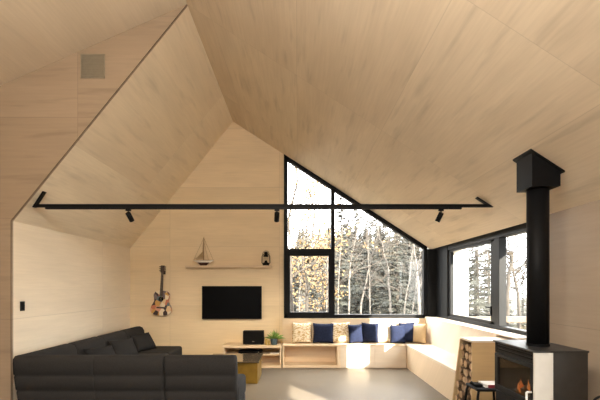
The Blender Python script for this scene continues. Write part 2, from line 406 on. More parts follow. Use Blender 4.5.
# near-left wall and rear wall behind the camera, its glazing added for fill light
m = MB(); add_slab(m, [(XNL, YREAR, 0), (XNL, YF, 0), (XNL, YF, zn(XNL)), (XNL, YREAR, zn(XNL))], uv_s, (-T, 0, 0))
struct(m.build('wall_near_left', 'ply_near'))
RWX0, RWX1, RWZ = -3.4, -1.6, 2.2
m = MB()
def rr(pts): add_slab(m, [(x, YREAR, z) for x, z in pts], uv_f, (0, -T, 0))
rr([(XNL, 0), (RWX0, 0), (RWX0, zn(RWX0)), (XNL, zn(XNL))])
rr([(RWX0, RWZ), (RWX1, RWZ), (RWX1, zr(RWX1)), (RX, RZ), (RWX0, zn(RWX0))])
rr([(RWX1, 0), (XR+.28, 0), (XR+.28, zr(XR+.28)), (RWX1, zr(RWX1))])
struct(m.build('wall_rear', 'ply_near'))

def frame_box(name, parent, mat, boxes, **k):
    m = MB()
    for b in boxes: m.box(*b)
    return m.build(name, mat, parent, **k)
# window 1: gable window
w1 = bpy.data.objects.new('window_1', None); COL.objects.link(w1); w1.location = (WX0, YB, WZ0); struct(w1)
def sh(o, root): return o
d1 = -V(WX0, YB, WZ0); FY0, FY1 = YB-0.03, YB+0.09; fw = 0.075
m = MB(); m.box(WX0, WX0+fw, FY0, FY1, WZ0, zr(WX0)-.02)
m.box(WX0, WX1, FY0, FY1, WZ0, WZ0+fw); m.box(WX1-fw, WX1, FY0, FY1, WZ0, zr(WX1))
k = fw*SR
m.prism([(WX0, FY0, zr(WX0)-k), (WX1, FY0, zr(WX1)-k), (WX1, FY0, zr(WX1)), (WX0, FY0, zr(WX0))], (0, FY1-FY0, 0))
m.shift(d1).build('frame', 'black_frame', w1, bevel=.004)
MX0, MX1, TZ0, TZ1 = 0.68, 0.755, 2.27, 2.365
m = B(MX0, MX1, FY0, FY1, WZ0+fw, zr(MX0)-k).shift(d1); m.build('mullion', 'black_frame', w1)
m = B(WX0+fw, MX0, FY0, FY1, TZ0, TZ1).shift(d1); m.build('transom', 'black_frame', w1)
sx0, sx1, sz0, sz1 = WX0+fw, MX0, WZ0+fw, TZ0; sw = 0.05
m = MB(); sy0, sy1 = FY0-.015, FY1-.02
for b in ((sx0, sx0+sw, sy0, sy1, sz0, sz1), (sx1-sw, sx1, sy0, sy1, sz0, sz1), (sx0+sw, sx1-sw, sy0, sy1, sz0, sz0+sw), (sx0+sw, sx1-sw, sy0, sy1, sz1-sw, sz1)): m.box(*b)
sash = m.shift(d1).build('sash', 'black_frame', w1, bevel=.003)
m = B(sx1-.035, sx1-.015, sy0-.03, sy0, 1.13, 1.25).shift(d1); m.build('handle', 'black', sash)
gy = YB+.03
m = B(sx0+sw, sx1-sw, gy, gy+.006, sz0+sw, sz1-sw).shift(d1); m.build('pane', 'glass', sash)
m = MB().prism([(WX0+fw, gy, TZ1), (MX0, gy, TZ1), (MX0, gy, zr(MX0)-k), (WX0+fw, gy, zr(WX0+fw)-k)], (0, .006, 0)).shift(d1); m.build('pane', 'glass', w1)
m = MB().prism([(MX1, gy, WZ0+fw), (WX1-fw, gy, WZ0+fw), (WX1-fw, gy, zr(WX1-fw)-k), (MX1, gy, zr(MX1)-k)], (0, .006, 0)).shift(d1); m.build('pane', 'glass', w1)
# window 2: corner window on the right wall
GX = 2.87
w2 = bpy.data.objects.new('window_2', None); COL.objects.link(w2); w2.location = (GX, 4.75, SILL); struct(w2)
d2 = -V(GX, 4.75, SILL); Y0, Y1, Z0, Z1 = 4.75, 8.5, SILL, ZE
m = MB()
m.box(GX-.02, GX+.08, Y0, Y1, Z0, Z0+.07); m.box(GX-.02, GX+.08, Y0, Y1, Z1-.085, Z1+.1); m.box(GX-.02, GX+.08, Y0, Y0+.07, Z0, Z1)
m.shift(d2).build('frame', 'grey_frame', w2, bevel=.004)
m = MB().box(WX1, GX+.08, YB-.05, YB+.25, Z0-.01, ZE-.012); m.box(GX-.03, GX+.08, 7.62, YB+.2, Z0, Z1)
m.shift(d2).build('corner_post', 'grey_frame', w2, bevel=.004)
m = B(GX-.035, GX+.07, 5.64, 5.78, Z0+.07, Z1-.085).shift(d2); m.build('mullion', 'grey_frame', w2, bevel=.004)
m = MB(); a0, a1 = 5.80, 7.60
for b in ((GX, GX+.06, a0, a0+.16, Z0+.07, Z1-.085), (GX, GX+.06, a1-.07, a1, Z0+.07, Z1-.085), (GX, GX+.06, a0, a1, Z0+.07, Z0+.12), (GX, GX+.06, a0, a1, Z1-.125, Z1-.085)): m.box(*b)
sash2 = m.shift(d2).build('sash', 'grey_frame', w2, bevel=.003)
m = MB().box(GX-.05, GX-.03, 5.85, 5.88, 1.16, 1.30); m.box(GX-.07, GX-.05, 5.84, 5.98, 1.27, 1.29); m.shift(d2).build('handle', 'black', sash2)
m = B(GX+.03, GX+.036, a0+.1, a1-.05, Z0+.1, Z1-.1).shift(d2); m.build('pane', 'glass', sash2)
m = B(GX+.03, GX+.036, Y0+.05, 5.66, Z0+.06, Z1-.08).shift(d2); m.build('pane', 'glass', w2)
# windows 3 and 4 (beside the camera / unseen glazing added behind it for fill)
w3 = bpy.data.objects.new('window_3', None); COL.objects.link(w3); w3.location = (XR+.1, W4[0], W4[2]); struct(w3)
m = MB(); y0, y1, z0, z1 = W4
for b in ((XR+.18, XR+.26, y0, y1, z0, z0+.06), (XR+.18, XR+.26, y0, y1, z1-.06, z1), (XR+.18, XR+.26, y0, y0+.06, z0, z1), (XR+.18, XR+.26, y1-.06, y1, z0, z1)): m.box(*b)
m.shift(-Vector(w3.location)).build('frame', 'grey_frame', w3)
B(XR+.22, XR+.226, y0+.05, y1-.05, z0+.05, z1-.05).shift(-Vector(w3.location)).build('pane', 'glass', w3)
w4 = bpy.data.objects.new('window_4', None); COL.objects.link(w4); w4.location = (RWX0, YREAR, 0); struct(w4)
m = MB()
for i in range(5):
    x = RWX0+(RWX1-RWX0-.08)*i/4; m.box(x, x+.08, YREAR-.15, YREAR-.05, 0, RWZ)
m.box(RWX0, RWX1, YREAR-.15, YREAR-.05, 0, .08); m.box(RWX0, RWX1, YREAR-.15, YREAR-.05, RWZ-.08, RWZ)
m.shift(-Vector(w4.location)).build('frame', 'grey_frame', w4)
B(RWX0+.05, RWX1-.05, YREAR-.10, YREAR-.094, .05, RWZ-.05).shift(-Vector(w4.location)).build('pane', 'glass', w4)
# window sill board on top of the right wall, soffit and fin wall outside the corner window
struct(B(2.6, GX-.022, 4.75, YB-.06, SILL, SILL+.018).build('trim_sill', 'ply_white'))
struct(B(XR+.02, 3.42, 4.3, 9.0, ZE+.02, ZE+.16).build('trim_soffit', 'fin'))
struct(B(GX+.09, 3.49, 8.2, 8.45, -.5, ZE+.02).build('wall_exterior', 'fin'))
struct(B(3.02, 3.5, 4.6, 8.2, .80, .86).build('trim_ledge', 'deck'))
# thin dark strip painting the shade of the gap along the steep edge
m = MB().prism([(XL-.006, YF-.004, 0), (XL, YF-.004, 0), (XL, YF-.004, zl(XL)), (XL-.006, YF-.004, zl(XL)+.005)], (0, .004, 0))
m.prism([(XL-.006, YF-.004, zl(XL)), (XL, YF-.004, zl(XL)), (RX, YF-.004, RZ-.006), (RX-.005, YF-.004, RZ-.004)], (0, .004, 0))
struct(m.build('trim_gap', 'brown_edge'))


# ------------------------------------------------------------------ objects
ORIG = {}
def root(name, label, cat, loc, group=None):
    o = thing(name, label, cat, loc, 0, group); ORIG[o] = Vector(loc); return o
def part(name, mb, mat, parent, smooth=False, bevel=0):
    """mb holds world coordinates; the root of the thing is not rotated"""
    r = parent
    while r.parent: r = r.parent
    return mb.shift(-ORIG[r]).build(name, mat, parent, smooth=smooth, bevel=bevel)
def solo(name, mb, mat, loc, label, cat, group=None, smooth=False, bevel=0):
    o = mb.shift(-Vector(loc)).build(name, mat, None, smooth=smooth, loc=loc, bevel=bevel); ORIG[o] = Vector(loc)
    return tag(o, label, cat, group)

# ---- built-in bench under the gable window
BF, BB, SZ = 7.82, 8.15, 0.455
b = root('window_bench', 'pale plywood window bench with an open cubby under the gable window', 'bench', (0.9, 8.0, 0))
part('seat', RB(-.30, 2.60, BF-.005, YB-.005, SZ-.035, SZ, .004), 'ply_furn', b)
part('backrest', MB().box(-.32, 2.60, BB, YB-.002, SZ, WZ0-.002), 'ply_furn', b)
part('side_panel', MB().box(-.30, -.27, BF, YB-.005, .0, SZ-.035), 'ply_furn', b)
part('cubby_end_panel', MB().box(.765, .83, BF, YB-.005, 0, SZ-.035), 'ply_furn', b)
part('cubby_floor', MB().box(-.27, .765, BF+.01, YB-.005, 0, .045), 'ply_furn', b)
part('cubby_back', MB().box(-.27, .765, YB-.03, YB-.005, .045, SZ-.035), 'ply_furn', b)
part('front_panel', MB().box(.832, 1.50, BF, BF+.025, 0, SZ-.037), 'ply_white', b)
part('front_panel', MB().box(1.504, 2.116, BF, BF+.025, 0, SZ-.037), 'ply_white', b)
# ---- right bench under the corner window (its near end leans like the log box)
b = root('corner_bench', 'whitewashed plywood bench running along the right wall below the corner window', 'bench', (2.4, 6.7, 0))
def yf(z): return 5.50-.26*z/.925
def slantbox(x0, x1, z0, z1, y1):
    g = .012
    return MB().prism([(x0, yf(z0)+g, z0), (x0, y1, z0), (x0, y1, z1), (x0, yf(z1)+g, z1)], (x1-x0, 0, 0))
part('seat', slantbox(2.115, 2.60, SZ-.035, SZ+.002, BF-.01), 'ply_white', b)
part('front_panel', slantbox(2.12, 2.145, 0, SZ-.036, BF-.002), 'ply_furn', b)
part('backrest', slantbox(2.602, XR-.002, 0, SILL-.002, YB-.004), 'ply_white', b)

# ---- media console
b = root('media_console', 'low open plywood media console left of the window bench', 'console', (-.9, 8.0, 0))
CX0, CX1, CZ = -1.47, -.325, .437
part('top', RB(CX0, CX1, 7.79, YB-.004, CZ-.045, CZ, .003), 'ply_furn', b)
part('side_panel', MB().box(CX0, CX0+.035, 7.80, YB-.004, 0, CZ-.045), 'ply_furn', b)
part('side_panel', MB().box(CX1-.03, CX1, 7.80, YB-.004, 0, CZ-.045), 'ply_furn', b)
part('shelf', MB().box(CX0+.035, CX1-.03, 7.86, YB-.03, .235, .258), 'ply_furn', b)
part('bottom_panel', MB().box(CX0+.035, CX1-.03, 7.80, YB-.03, 0, .045), 'ply_furn', b)
part('back_panel', MB().box(CX0+.035, CX1-.03, YB-.03, YB-.005, .0, CZ-.045), 'ply_furn', b)
# on the console
b = root('speaker', 'black box speaker standing on the media console below the television', 'speaker', (-.885, 7.98, CZ))
part('cabinet', RB(-1.09, -.68, 7.91, 8.06, CZ+.008, CZ+.275, .012), 'black', b)
part('grille', RB(-1.075, -.695, 7.902, 7.912, CZ+.02, CZ+.262, .004), 'glove', b)
part('badge', B(-.905, -.865, 7.898, 7.903, CZ+.06, CZ+.072), 'vent', b)
for x in (-1.05, -.74): part('foot', B(x, x+.03, 7.95, 8.03, CZ, CZ+.009), 'black', b)
for x, h, lb in ((-.625, .115, 'taller yellow cup beside the speaker on the console'), (-.575, .085, 'shorter yellow cup between the plant pot and the taller yellow cup')):
    solo('cup', MB().lathe([(.016, 0), (.020, .004), (.022, h), (.018, h), (.016, .012), (.0, .012)], (x, 7.90, CZ), 16), 'gold_cup', (x, 7.90, CZ), lb, 'cup', 'yellow cups on the console', smooth=True)
b = root('potted_plant', 'green leafy plant in a slate blue pot on the media console', 'plant', (-.475, 7.93, CZ))
part('pot', MB().lathe([(.050, 0), (.062, .01), (.070, .115), (.070, .125), (.058, .125), (.052, .10), (0, .10)], (-.475, 7.93, CZ)), 'pot', b, smooth=True)
part('soil', MB().lathe([(0.0, .10), (.055, .105), (0.0, .108)], (-.475, 7.93, CZ), 16), 'soil', b)
rnd = random.Random(4); m = MB()
for i in range(80):
    a = rnd.uniform(0, 2*PI); el = rnd.uniform(.30, 1.45); ln = rnd.uniform(.10, .24); d = V(math.cos(a)*math.cos(el), math.sin(a)*math.cos(el), math.sin(el))
    p0 = V(-.475, 7.93, CZ+.10)+V(rnd.uniform(-.03, .03), rnd.uniform(-.03, .03), 0); s = d.cross(V(0, 0, 1)).normalized(); up = s.cross(d)
    p1 = p0+d*ln*.6; p2 = p0+d*ln+V(0, 0, -ln*.25*math.cos(el)); wd = .011
    m.add([p0-s*.002, p0+s*.002, p1+s*wd, p1-s*wd, p1+up*.004, p2], [(0, 1, 2, 4), (0, 4, 3), (2, 5, 4), (4, 5, 3), (0, 3, 5), (1, 5, 2)])
part('leaves', m, 'leaf', b)
b = root('receiver', 'flat black media receiver on the console shelf', 'receiver', (-.93, 8.0, .258))
part('case', RB(-1.18, -.72, 7.90, 8.12, .268, .315, .006), 'black', b)
part('front_panel', B(-1.17, -.73, 7.895, 7.901, .272, .311), 'screen', b)
part('knob', MB().tube([(-.78, 7.882, .291), (-.78, 7.896, .291)], .012, 12), 'vent', b)
for x in (-1.14, -.79): part('foot', B(x, x+.03, 7.93, 8.09, .258, .269), 'black', b)
solo('magazine', RB(-.55, -.37, 7.88, 8.06, .258, .272, .003), 'paper', (-.46, 7.97, .258), 'white magazine lying on the right end of the console shelf', 'magazine')

# ---- television
b = root('television', 'black flat screen television mounted on the back wall', 'television', (-1.355, YB-.03, 1.26))
TX0, TX1, TZb, TZt = -1.965, -.745, .925, 1.60
part('casing', RB(TX0, TX1, YB-.075, YB-.035, TZb, TZt, .006), 'black', b)
part('screen', B(TX0+.015, TX1-.015, YB-.078, YB-.0745, TZb+.022, TZt-.015), 'screen', b)
part('wall_mount', B(-1.6, -1.1, YB-.036, YB-.001, 1.1, 1.45), 'black', b)

# ---- wall shelf with model boat and lantern
solo('wall_shelf', RB(-2.29, -.525, 8.11, YB-.001, 1.975, 2.018, .003), 'ply_furn', (-1.4, 8.18, 1.975), 'thin plywood wall shelf above the television', 'shelf')
b = root('model_sailboat', 'model sailboat with a white hull and dark keel on the wall shelf', 'model boat', (-1.93, 8.17, 2.018))
def hull(z0, z1, l0, l1, w0, w1):
    r0 = []; r1 = []
    for k in range(24):
        q = 2*PI*k/24; c, s_ = math.cos(q), math.sin(q)
        r0.append((-1.93+l0*c, 8.17+w0*s_*(1-.25*c), z0)); r1.append((-1.93+l1*c, 8.17+w1*s_*(1-.25*c), z1))
    return MB().add(r0+r1, [list(range(23, -1, -1)), list(range(24, 48))]+[(k, (k+1) % 24, 24+(k+1) % 24, 24+k) for k in range(24)])
part('keel', hull(2.018, 2.085, .06, .13, .015, .035), 'maroon', b)
part('hull', hull(2.080, 2.122, .145, .215, .035, .048), 'boat_white', b)
part('deck', hull(2.122, 2.130, .205, .205, .043, .043), 'boat_wood', b)
part('mast', MB().tube([(-1.925, 8.17, 2.125), (-1.925, 8.17, 2.60)], [.007, .004]), 'boat_wood', b)
part('boom', MB().tube([(-1.925, 8.17, 2.165), (-2.10, 8.17, 2.17)], .004), 'boat_wood', b)
part('sail', MB().prism([(-1.933, 8.168, 2.18), (-2.07, 8.168, 2.182), (-2.045, 8.168, 2.20), (-1.952, 8.168, 2.30), (-1.935, 8.168, 2.54)], (0, .004, 0)), 'sail', b)
m = MB()
for p, q in (((-1.925, 8.17, 2.58), (-1.73, 8.17, 2.13)), ((-1.925, 8.17, 2.50), (-1.83, 8.17, 2.13)), ((-1.925, 8.17, 2.58), (-2.13, 8.17, 2.13))): m.tube([p, q], .0025, 5)
part('rigging', m, 'boat_wood', b)
LX, LY, LZ = -.655, 8.17, 2.018
b = root('lantern', 'black hurricane lantern at the right end of the wall shelf', 'lantern', (LX, LY, LZ))
part('tank', MB().lathe([(.055, 0), (.068, .008), (.068, .045), (.045, .062), (.03, .07)], (LX, LY, LZ)), 'black', b, smooth=True)
part('globe', MB().lathe([(.030, .07), (.046, .10), (.050, .13), (.034, .185)], (LX, LY, LZ)), 'glass', b, smooth=True)
part('burner', MB().lathe([(.026, .068), (.026, .09), (.012, .105)], (LX, LY, LZ), 12), 'black', b)
part('chimney', MB().lathe([(.052, .18), (.052, .205), (.034, .215), (.034, .25), (.05, .255), (.02, .285)], (LX, LY, LZ)), 'black', b, smooth=True)
for sgn in (-1, 1):
    part('side_tube', MB().tube([(LX+sgn*.055, LY, LZ+.03), (LX+sgn*.082, LY, LZ+.06), (LX+sgn*.078, LY, LZ+.19), (LX+sgn*.055, LY, LZ+.232), (LX+sgn*.03, LY, LZ+.235)], .009), 'black', b, smooth=True)
part('bail_handle', MB().tube([(LX+.07*math.cos(PI*k/10), LY-.01, LZ+.225+.075*math.sin(PI*k/10)) for k in range(11)], .004, 6), 'black', b)

# ---- guitar on the wall
GXc, GZb = -2.805, 1.0
b = root('acoustic_guitar', 'acoustic guitar covered in a colourful collage hanging on the back wall', 'guitar', (GXc, YB-.06, GZb)); b.rotation_euler = (0, math.radians(3), 0)
outl = [(0, 0), (.10, .003), (.17, .03), (.205, .085), (.207, .14), (.185, .20), (.155, .25), (.138, .295), (.142, .34), (.156, .39), (.155, .43), (.13, .475), (.08, .503), (.0, .508)]
poly = [(GXc+x, YB-.115, GZb+z) for x, z in outl]+[(GXc-x, YB-.115, GZb+z) for x, z in outl[-2:0:-1]]
part('body', MB().prism(poly, (0, .095, 0)), 'collage', b, bevel=.006)
part('sound_hole', MB().tube([(GXc, YB-.1165, GZb+.335), (GXc, YB-.114, GZb+.335)], .05, 24), 'screen', b)
part('bridge', B(GXc-.08, GXc+.08, YB-.126, YB-.115, GZb+.145, GZb+.175), 'neck', b)
part('neck', MB().prism([(GXc-.029, YB-.128, GZb+.40), (GXc+.029, YB-.128, GZb+.40), (GXc+.022, YB-.128, GZb+.86), (GXc-.022, YB-.128, GZb+.86)], (0, .028, 0)), 'neck', b, bevel=.004)
hs = part('headstock', MB().prism([(GXc-.026, YB-.118, GZb+.86), (GXc+.026, YB-.118, GZb+.86), (GXc+.040, YB-.118, GZb+.90), (GXc+.034, YB-.118, GZb+1.02), (GXc-.034, YB-.118, GZb+1.02), (GXc-.040, YB-.118, GZb+.90)], (0, .018, 0)), 'neck', b)
for sgn in (-1, 1):
    for k in range(3): part('tuning_peg', MB().rbox(GXc+sgn*.052-.014, GXc+sgn*.052+.014, YB-.113, YB-.105, GZb+.90+k*.042, GZb+.915+k*.042, .003), 'black', hs)
m = MB()
for k in range(6): m.tube([(GXc-.02+.008*k, YB-.131, GZb+.165), (GXc-.0175+.007*k, YB-.131, GZb+.88)], .0010, 4)
part('strings', m, 'vent', b)
solo('guitar_hanger', MB().box(GXc+.03, GXc+.07, YB-.02, YB-.001, GZb+.84, GZb+.90).tube([(GXc+.05, YB-.02, GZb+.868), (GXc+.05, YB-.085, GZb+.868)], .006), 'black', (GXc+.05, YB-.02, GZb+.868), 'small black hook holding the guitar by its headstock', 'hook')

# ---- cushions on the window bench
def pillow(name, mat, px0, px1, y, h, lean, label, rz=0, ry=0, dz=0, thick=.075):
    s_ = 400/y; x0, x1 = (px0-298)/s_, (px1-298)/s_; wd = (x1-x0)/2; hh = h/2; n = 14
    m = MB(); vs = []; idx = {}
    for side in (1, -1):
        for i in range(n+1):
            for j in range(n+1):
                if side == -1 and (i in (0, n) or j in (0, n)): idx[side, i, j] = idx[1, i, j]; continue
                u, v = -1+2*i/n, -1+2*j/n
                t = thick*((1-u*u)*(1-v*v))**.42
                px_ = wd*u*(1-.07*(1-v*v)); pz = hh*v*(1-.07*(1-u*u))
                idx[side, i, j] = len(vs); vs.append((px_, -side*t, pz+hh))
    fs = []
    for i in range(n):
        for j in range(n):
            q = [idx[1, i, j], idx[1, i+1, j], idx[1, i+1, j+1], idx[1, i, j+1]]; fs.append(q)
            q = [idx[-1, i, j], idx[-1, i, j+1], idx[-1, i+1, j+1], idx[-1, i+1, j]]; fs.append(q)
    o = m.add(vs, fs).build(name, mat, None, smooth=True, loc=((x0+x1)/2, y, SZ+.004+dz))
    o.rotation_euler = (-lean, ry, rz)
    return tag(o, label, 'cushion', 'cushions on the window bench')
pillow('throw_pillow', 'pattern', 291.5, 312, 7.99, .41, .20, 'cream and tan patterned cushion at the left end of the window bench')
pillow('throw_pillow', 'navy', 312.5, 333.5, 7.97, .40, .16, 'navy cushion between the two cream patterned cushions', ry=.02)
pillow('throw_pillow', 'pattern', 331, 350, 8.055, .41, .10, 'cream patterned cushion tucked between two navy cushions in the sun', thick=.06)
pillow('throw_pillow', 'navy', 348.5, 364, 7.96, .38, .14, 'navy cushion right of the second patterned cushion', rz=.25, ry=-.02)
pillow('throw_pillow', 'navy', 361, 378.5, 8.05, .40, .10, 'navy cushion touching the plain cream cushion on its left', rz=-.12, ry=.03, thick=.06)
pillow('throw_pillow', 'cream', 376.5, 391.5, 8.055, .40, .10, 'plain cream cushion between the two pairs of navy cushions', thick=.06)
pillow('throw_pillow', 'navy', 389.5, 406, 7.94, .37, .16, 'navy cushion leaning in front at the right, beside the plain cream cushion', rz=.2, ry=.06)
pillow('throw_pillow', 'navy', 400, 416.5, 8.06, .41, .08, 'navy cushion tucked behind another navy one, next to the tan cushion', ry=-.05, thick=.06)
pillow('throw_pillow', 'tan', 411, 426.5, 7.98, .40, .12, 'tan cushion in the corner of the window bench', rz=-.75)

# ---- coffee table
b = root('coffee_table', 'brass cube coffee table with a dark mirror top behind the sofa', 'table', (-1.08, 6.9, 0))
part('body', RB(-1.49, -.66, 6.53, 7.24, .0, .343, .006), 'brass', b)
part('top', RB(-1.54, -.635, 6.49, 7.28, .343, .368, .004), 'mirror_top', b)

# ---- sectional sofa
sofa = root('sectional_sofa', 'charcoal fabric corner sofa with channel-stitched backs turned to the viewer', 'sofa', (-2.3, 5.6, 0))
def back_profile():
    # (depth, height): outer face flares outward, three stitched channels, rounded top
    return [(0.155, .06), (.092, .205), (.106, .222), (.080, .240), (.046, .40), (.062, .417), (.036, .434), (.010, .58), (.026, .597), (.004, .614), (.0, .74), (.010, .785), (.045, .812), (.10, .815), (.15, .795), (.185, .74), (.215, .55), (.235, .42), (.245, .30), (.245, .06)]
def back_module(length, flare0=0, flare1=0):
    """local: length along x 0..length, depth along +y"""
    pr = back_profile(); m = MB(); n = len(pr); rows = [(0, .040), (.006, .022), (.020, .007), (.045, 0), (length-.045, 0), (length-.020, .007), (length-.006, .022), (length, .040)]
    vs = []
    cy, cz = .13, .42
    for x, ins in rows:
        for y, z in pr:
            f = 1-ins/.13*.8
            fl = flare0*max(0, z-.06)/.75*(x < length/2) + flare1*max(0, z-.06)/.75*(x >= length/2)
            vs.append((x+fl, cy+(y-cy)*f, cz+(z-cz)*(1-ins*.9)))
    fs = []
    for r in range(len(rows)-1):
        for k in range(n):
            k2 = (k+1) % n; fs.append((r*n+k, (r+1)*n+k, (r+1)*n+k2, r*n+k2))
    fs += [list(range(n)), list(range(len(rows)*n-1, (len(rows)-1)*n-1, -1))]
    return m.add(vs, fs)
def place(mb, M4):
    for v in mb.v: v[:] = (M4 @ v)[:]
    return mb
SX, SY = -3.19, 4.42           # outer corner
W0 = .90
# near run: backs face the camera
xs = [SX, SX+W0, SX+W0+.80, SX+W0+1.60]
for i in range(3):
    part('backrest', place(back_module(xs[i+1]-xs[i]-.004, -.03 if i == 0 else 0), Matrix.Translation((xs[i]+(.03 if i == 0 else 0), SY, 0)) if i else Matrix.Translation((xs[0]+.045, SY, 0))), 'sofa', sofa, smooth=True)
# left run: backs face the left wall
ys = [SY+.06, SY+1.03, SY+1.82, SY+2.62, SY+3.42]
for i in range(4):
    ln = ys[i+1]-ys[i]-.004
    M4 = Matrix.Translation((SX, ys[i+1]-.002, 0)) @ Matrix.Rotation(-PI/2, 4, 'Z')
    part('backrest', place(back_module(ln), M4), 'sofa', sofa, smooth=True)
# seats
for x0, x1 in ((xs[1], xs[2]), (xs[2], xs[3])):
    part('seat_cushion', RB(x0+.002, x1-.002, SY+.235, SY+.93, .17, .43, .045, 3), 'sofa', sofa, smooth=True)
    part('base', RB(x0+.01, x1-.01, SY+.17, SY+.90, .05, .172, .01), 'sofa', sofa)
part('seat_cushion', RB(SX+.235, xs[1]-.002, SY+.235, ys[1]-.002, .17, .43, .045, 3), 'sofa', sofa, smooth=True)
part('base', RB(SX+.17, xs[1]-.01, SY+.17, ys[1]-.01, .05, .172, .01), 'sofa', sofa)
for i in range(1, 4):
    part('seat_cushion', RB(SX+.235, SX+.93, ys[i]+.002, ys[i+1]-.002, .17, .43, .045, 3), 'sofa', sofa, smooth=True)
    part('base', RB(SX+.17, SX+.90, ys[i]+.01, ys[i+1]-.01, .05, .172, .01), 'sofa', sofa)
for x, y in ((SX+.25, SY+.25), (xs[3]-.06, SY+.22), (xs[3]-.06, SY+.85), (SX+.25, ys[4]-.06), (SX+.85, ys[4]-.06)):
    part('foot', MB().tube([(x, y, 0), (x, y, .052)], .022, 10), 'black', sofa)
# loose cushions on the far run of the sofa
def sofa_pillow(x, y, wd, h, rx, rz, label):
    o = pillow('throw_pillow', 'sofa_pillow', 298, 298+wd*400/y, y, h, 0, label, thick=.075)
    o.location = (x, y, .425); o['group'] = 'loose cushions on the sofa'
    # lay against the backrest: face towards +x
    o.matrix_world = Matrix.Translation((x, y, .432)) @ Matrix.Rotation(rz, 4, 'Z') @ Matrix.Rotation(rx, 4, 'X')
    return o
sofa_pillow(-2.70, 5.66, .50, .34, -.55, 1.2, 'dark grey cushion on the sofa, nearest to the corner seat')
sofa_pillow(-2.72, 6.40, .48, .36, -.55, 1.1, 'dark grey cushion on the sofa between the two other loose cushions')
sofa_pillow(-2.72, 7.25, .50, .36, -.60, 1.2, 'dark grey cushion at the far end of the sofa')

# ---- log box with firewood
LB0, LBZ = 4.87, .925
b = root('log_box', 'plywood log box with a leaning far side, filled with firewood', 'log box', (2.4, 5.15, 0))
part('side_panel', B(2.12, XR-.004, LB0, LB0+.022, 0, LBZ-.022), 'ply_amber', b)
part('side_panel', MB().prism([(2.12, yf(0)-.022, 0), (2.12, yf(0), 0), (2.12, yf(LBZ-.022), LBZ-.022), (2.12, yf(LBZ-.022)-.022, LBZ-.022)], (XR-.006-2.12-.12, 0, 0)), 'ply_amber', b)
part('top', B(2.12, XR-.004, LB0, yf(LBZ), LBZ-.022, LBZ), 'ply_white', b)
part('bottom', B(2.12, 2.58, LB0+.022, yf(0)-.022, 0, .022), 'ply_furn', b)
part('back_panel', MB().prism([(2.58, LB0+.022, .0), (2.58, yf(0)-.03, .0), (2.58, yf(LBZ-.022)-.03, LBZ-.022), (2.58, LB0+.022, LBZ-.022)], (.018, 0, 0)), 'ply_furn', b)
rnd = random.Random(11); R0 = .0535; row = 0; z = .022+R0
ROWN = ['bottom', 'second', 'third', 'fourth', 'fifth', 'sixth', 'seventh', 'eighth', 'ninth', 'top']
rows = []
while z+R0 < .875:
    ymin, ymax = LB0+.022+R0, yf(z+R0)-.024-R0
    cnt = int((ymax-ymin)/(R0*1.98))+1; sp = (ymax-ymin)/max(1, cnt-1) if cnt > 1 else 0
    rows.append([(ymin+sp*k, z) for k in range(cnt)]); z += R0*1.96; row += 1
for ri, rw_ in enumerate(rows):
    rn = 'top' if ri == len(rows)-1 else ROWN[ri]
    for ci, (y, z) in enumerate(rw_):
        split = rnd.random() < .6; n = 12; ph = rnd.uniform(0, 2*PI); ring = []
        for k in range(n):
            q = 2*PI*k/n+ph; rr_ = R0*rnd.uniform(.80, 1.0)
            if split: rr_ = min(rr_, R0*.55/max(.3, abs(math.cos((q-ph-PI/3+PI/4) % (PI/2)-PI/4))) if math.cos(q-ph) < .3 else rr_)
            ring.append((rr_*math.cos(q), rr_*math.sin(q)))
        xf = 2.138+rnd.uniform(-.015, .02)
        o = MB().prism([(xf, y+a, z+c) for a, c in ring], (.38, 0, 0)).shift((-xf, -y, -z)).build('firewood_log', 'bark', None, loc=(xf, y, z)); ORIG[o] = V(xf, y, z)
        tag(o, '%s log, %s from the front post in the %s row of the log box' % ('split' if split else 'round', ORD[ci], rn), 'log', 'firewood in the log box')
        MB().prism([(-.003, a*.97, c*.97) for a, c in ring], (.004, 0, 0)).build('cut_end', 'cut', o)

# ---- wood stove
SX0, SX1, SY0, SY1, SH = 1.980, 2.428, 3.35, 4.05, 1.045
b = root('wood_stove', 'black wood stove with a glazed door and a fire burning inside', 'stove', (2.19, 3.67, 0))
m = MB(); t = .02
FX = SX0+.02
m.box(FX+.02, SX1, SY0+.012, SY0+.03, .30, SH-.02); m.box(FX+.02, SX1, SY1-.03, SY1, .30, SH-.02); m.box(SX1-.03, SX1, SY0+.02, SY1, .30, SH-.02)
m.box(FX+.02, SX1, SY0+.012, SY1, .30, .56); m.box(FX+.02, SX1, SY0+.012, SY1, .93, SH-.02)
body = part('body', m, 'stove_black', b)
part('plinth', RB(2.06, 2.36, 3.45, 3.88, 0, .302, .01), 'stove_black', b)
part('side_panel', RB(SX0+.16, SX1+.002, SY0, SY0+.013, .28, SH-.015, .003), 'steel_dark', b)
tag(part('front_corner_panel', RB(SX0, SX0+.158, SY0-.002, SY0+.02, .28, SH-.015, .003), 'pale_panel', b), 'pale grey corner panel')
part('top_plate', RB(SX0-.006, SX1+.008, SY0-.008, SY1+.008, SH-.016, SH, .004), 'stove_top', b)
for k in range(2): part('air_slot', B(FX-.008, FX+.022, SY0+.06, SY1-.05, .955+.033*k, .972+.033*k), 'screen', b)
part('front_frame', MB().box(FX-.004, FX+.02, SY0+.02, SY1, .925, .952).box(FX-.004, FX+.02, SY0+.02, SY1, .974, .986).box(FX-.004, FX+.02, SY0+.02, SY1, 1.007, SH-.016).box(FX-.004, FX+.02, SY0+.02, SY0+.06, .925, SH-.016).box(FX-.004, FX+.02, SY1-.05, SY1, .925, SH-.016), 'stove_black', b)
part('ash_drawer', RB(FX-.004, FX+.02, SY0+.03, SY1-.01, .31, .545, .004), 'stove_black', b)
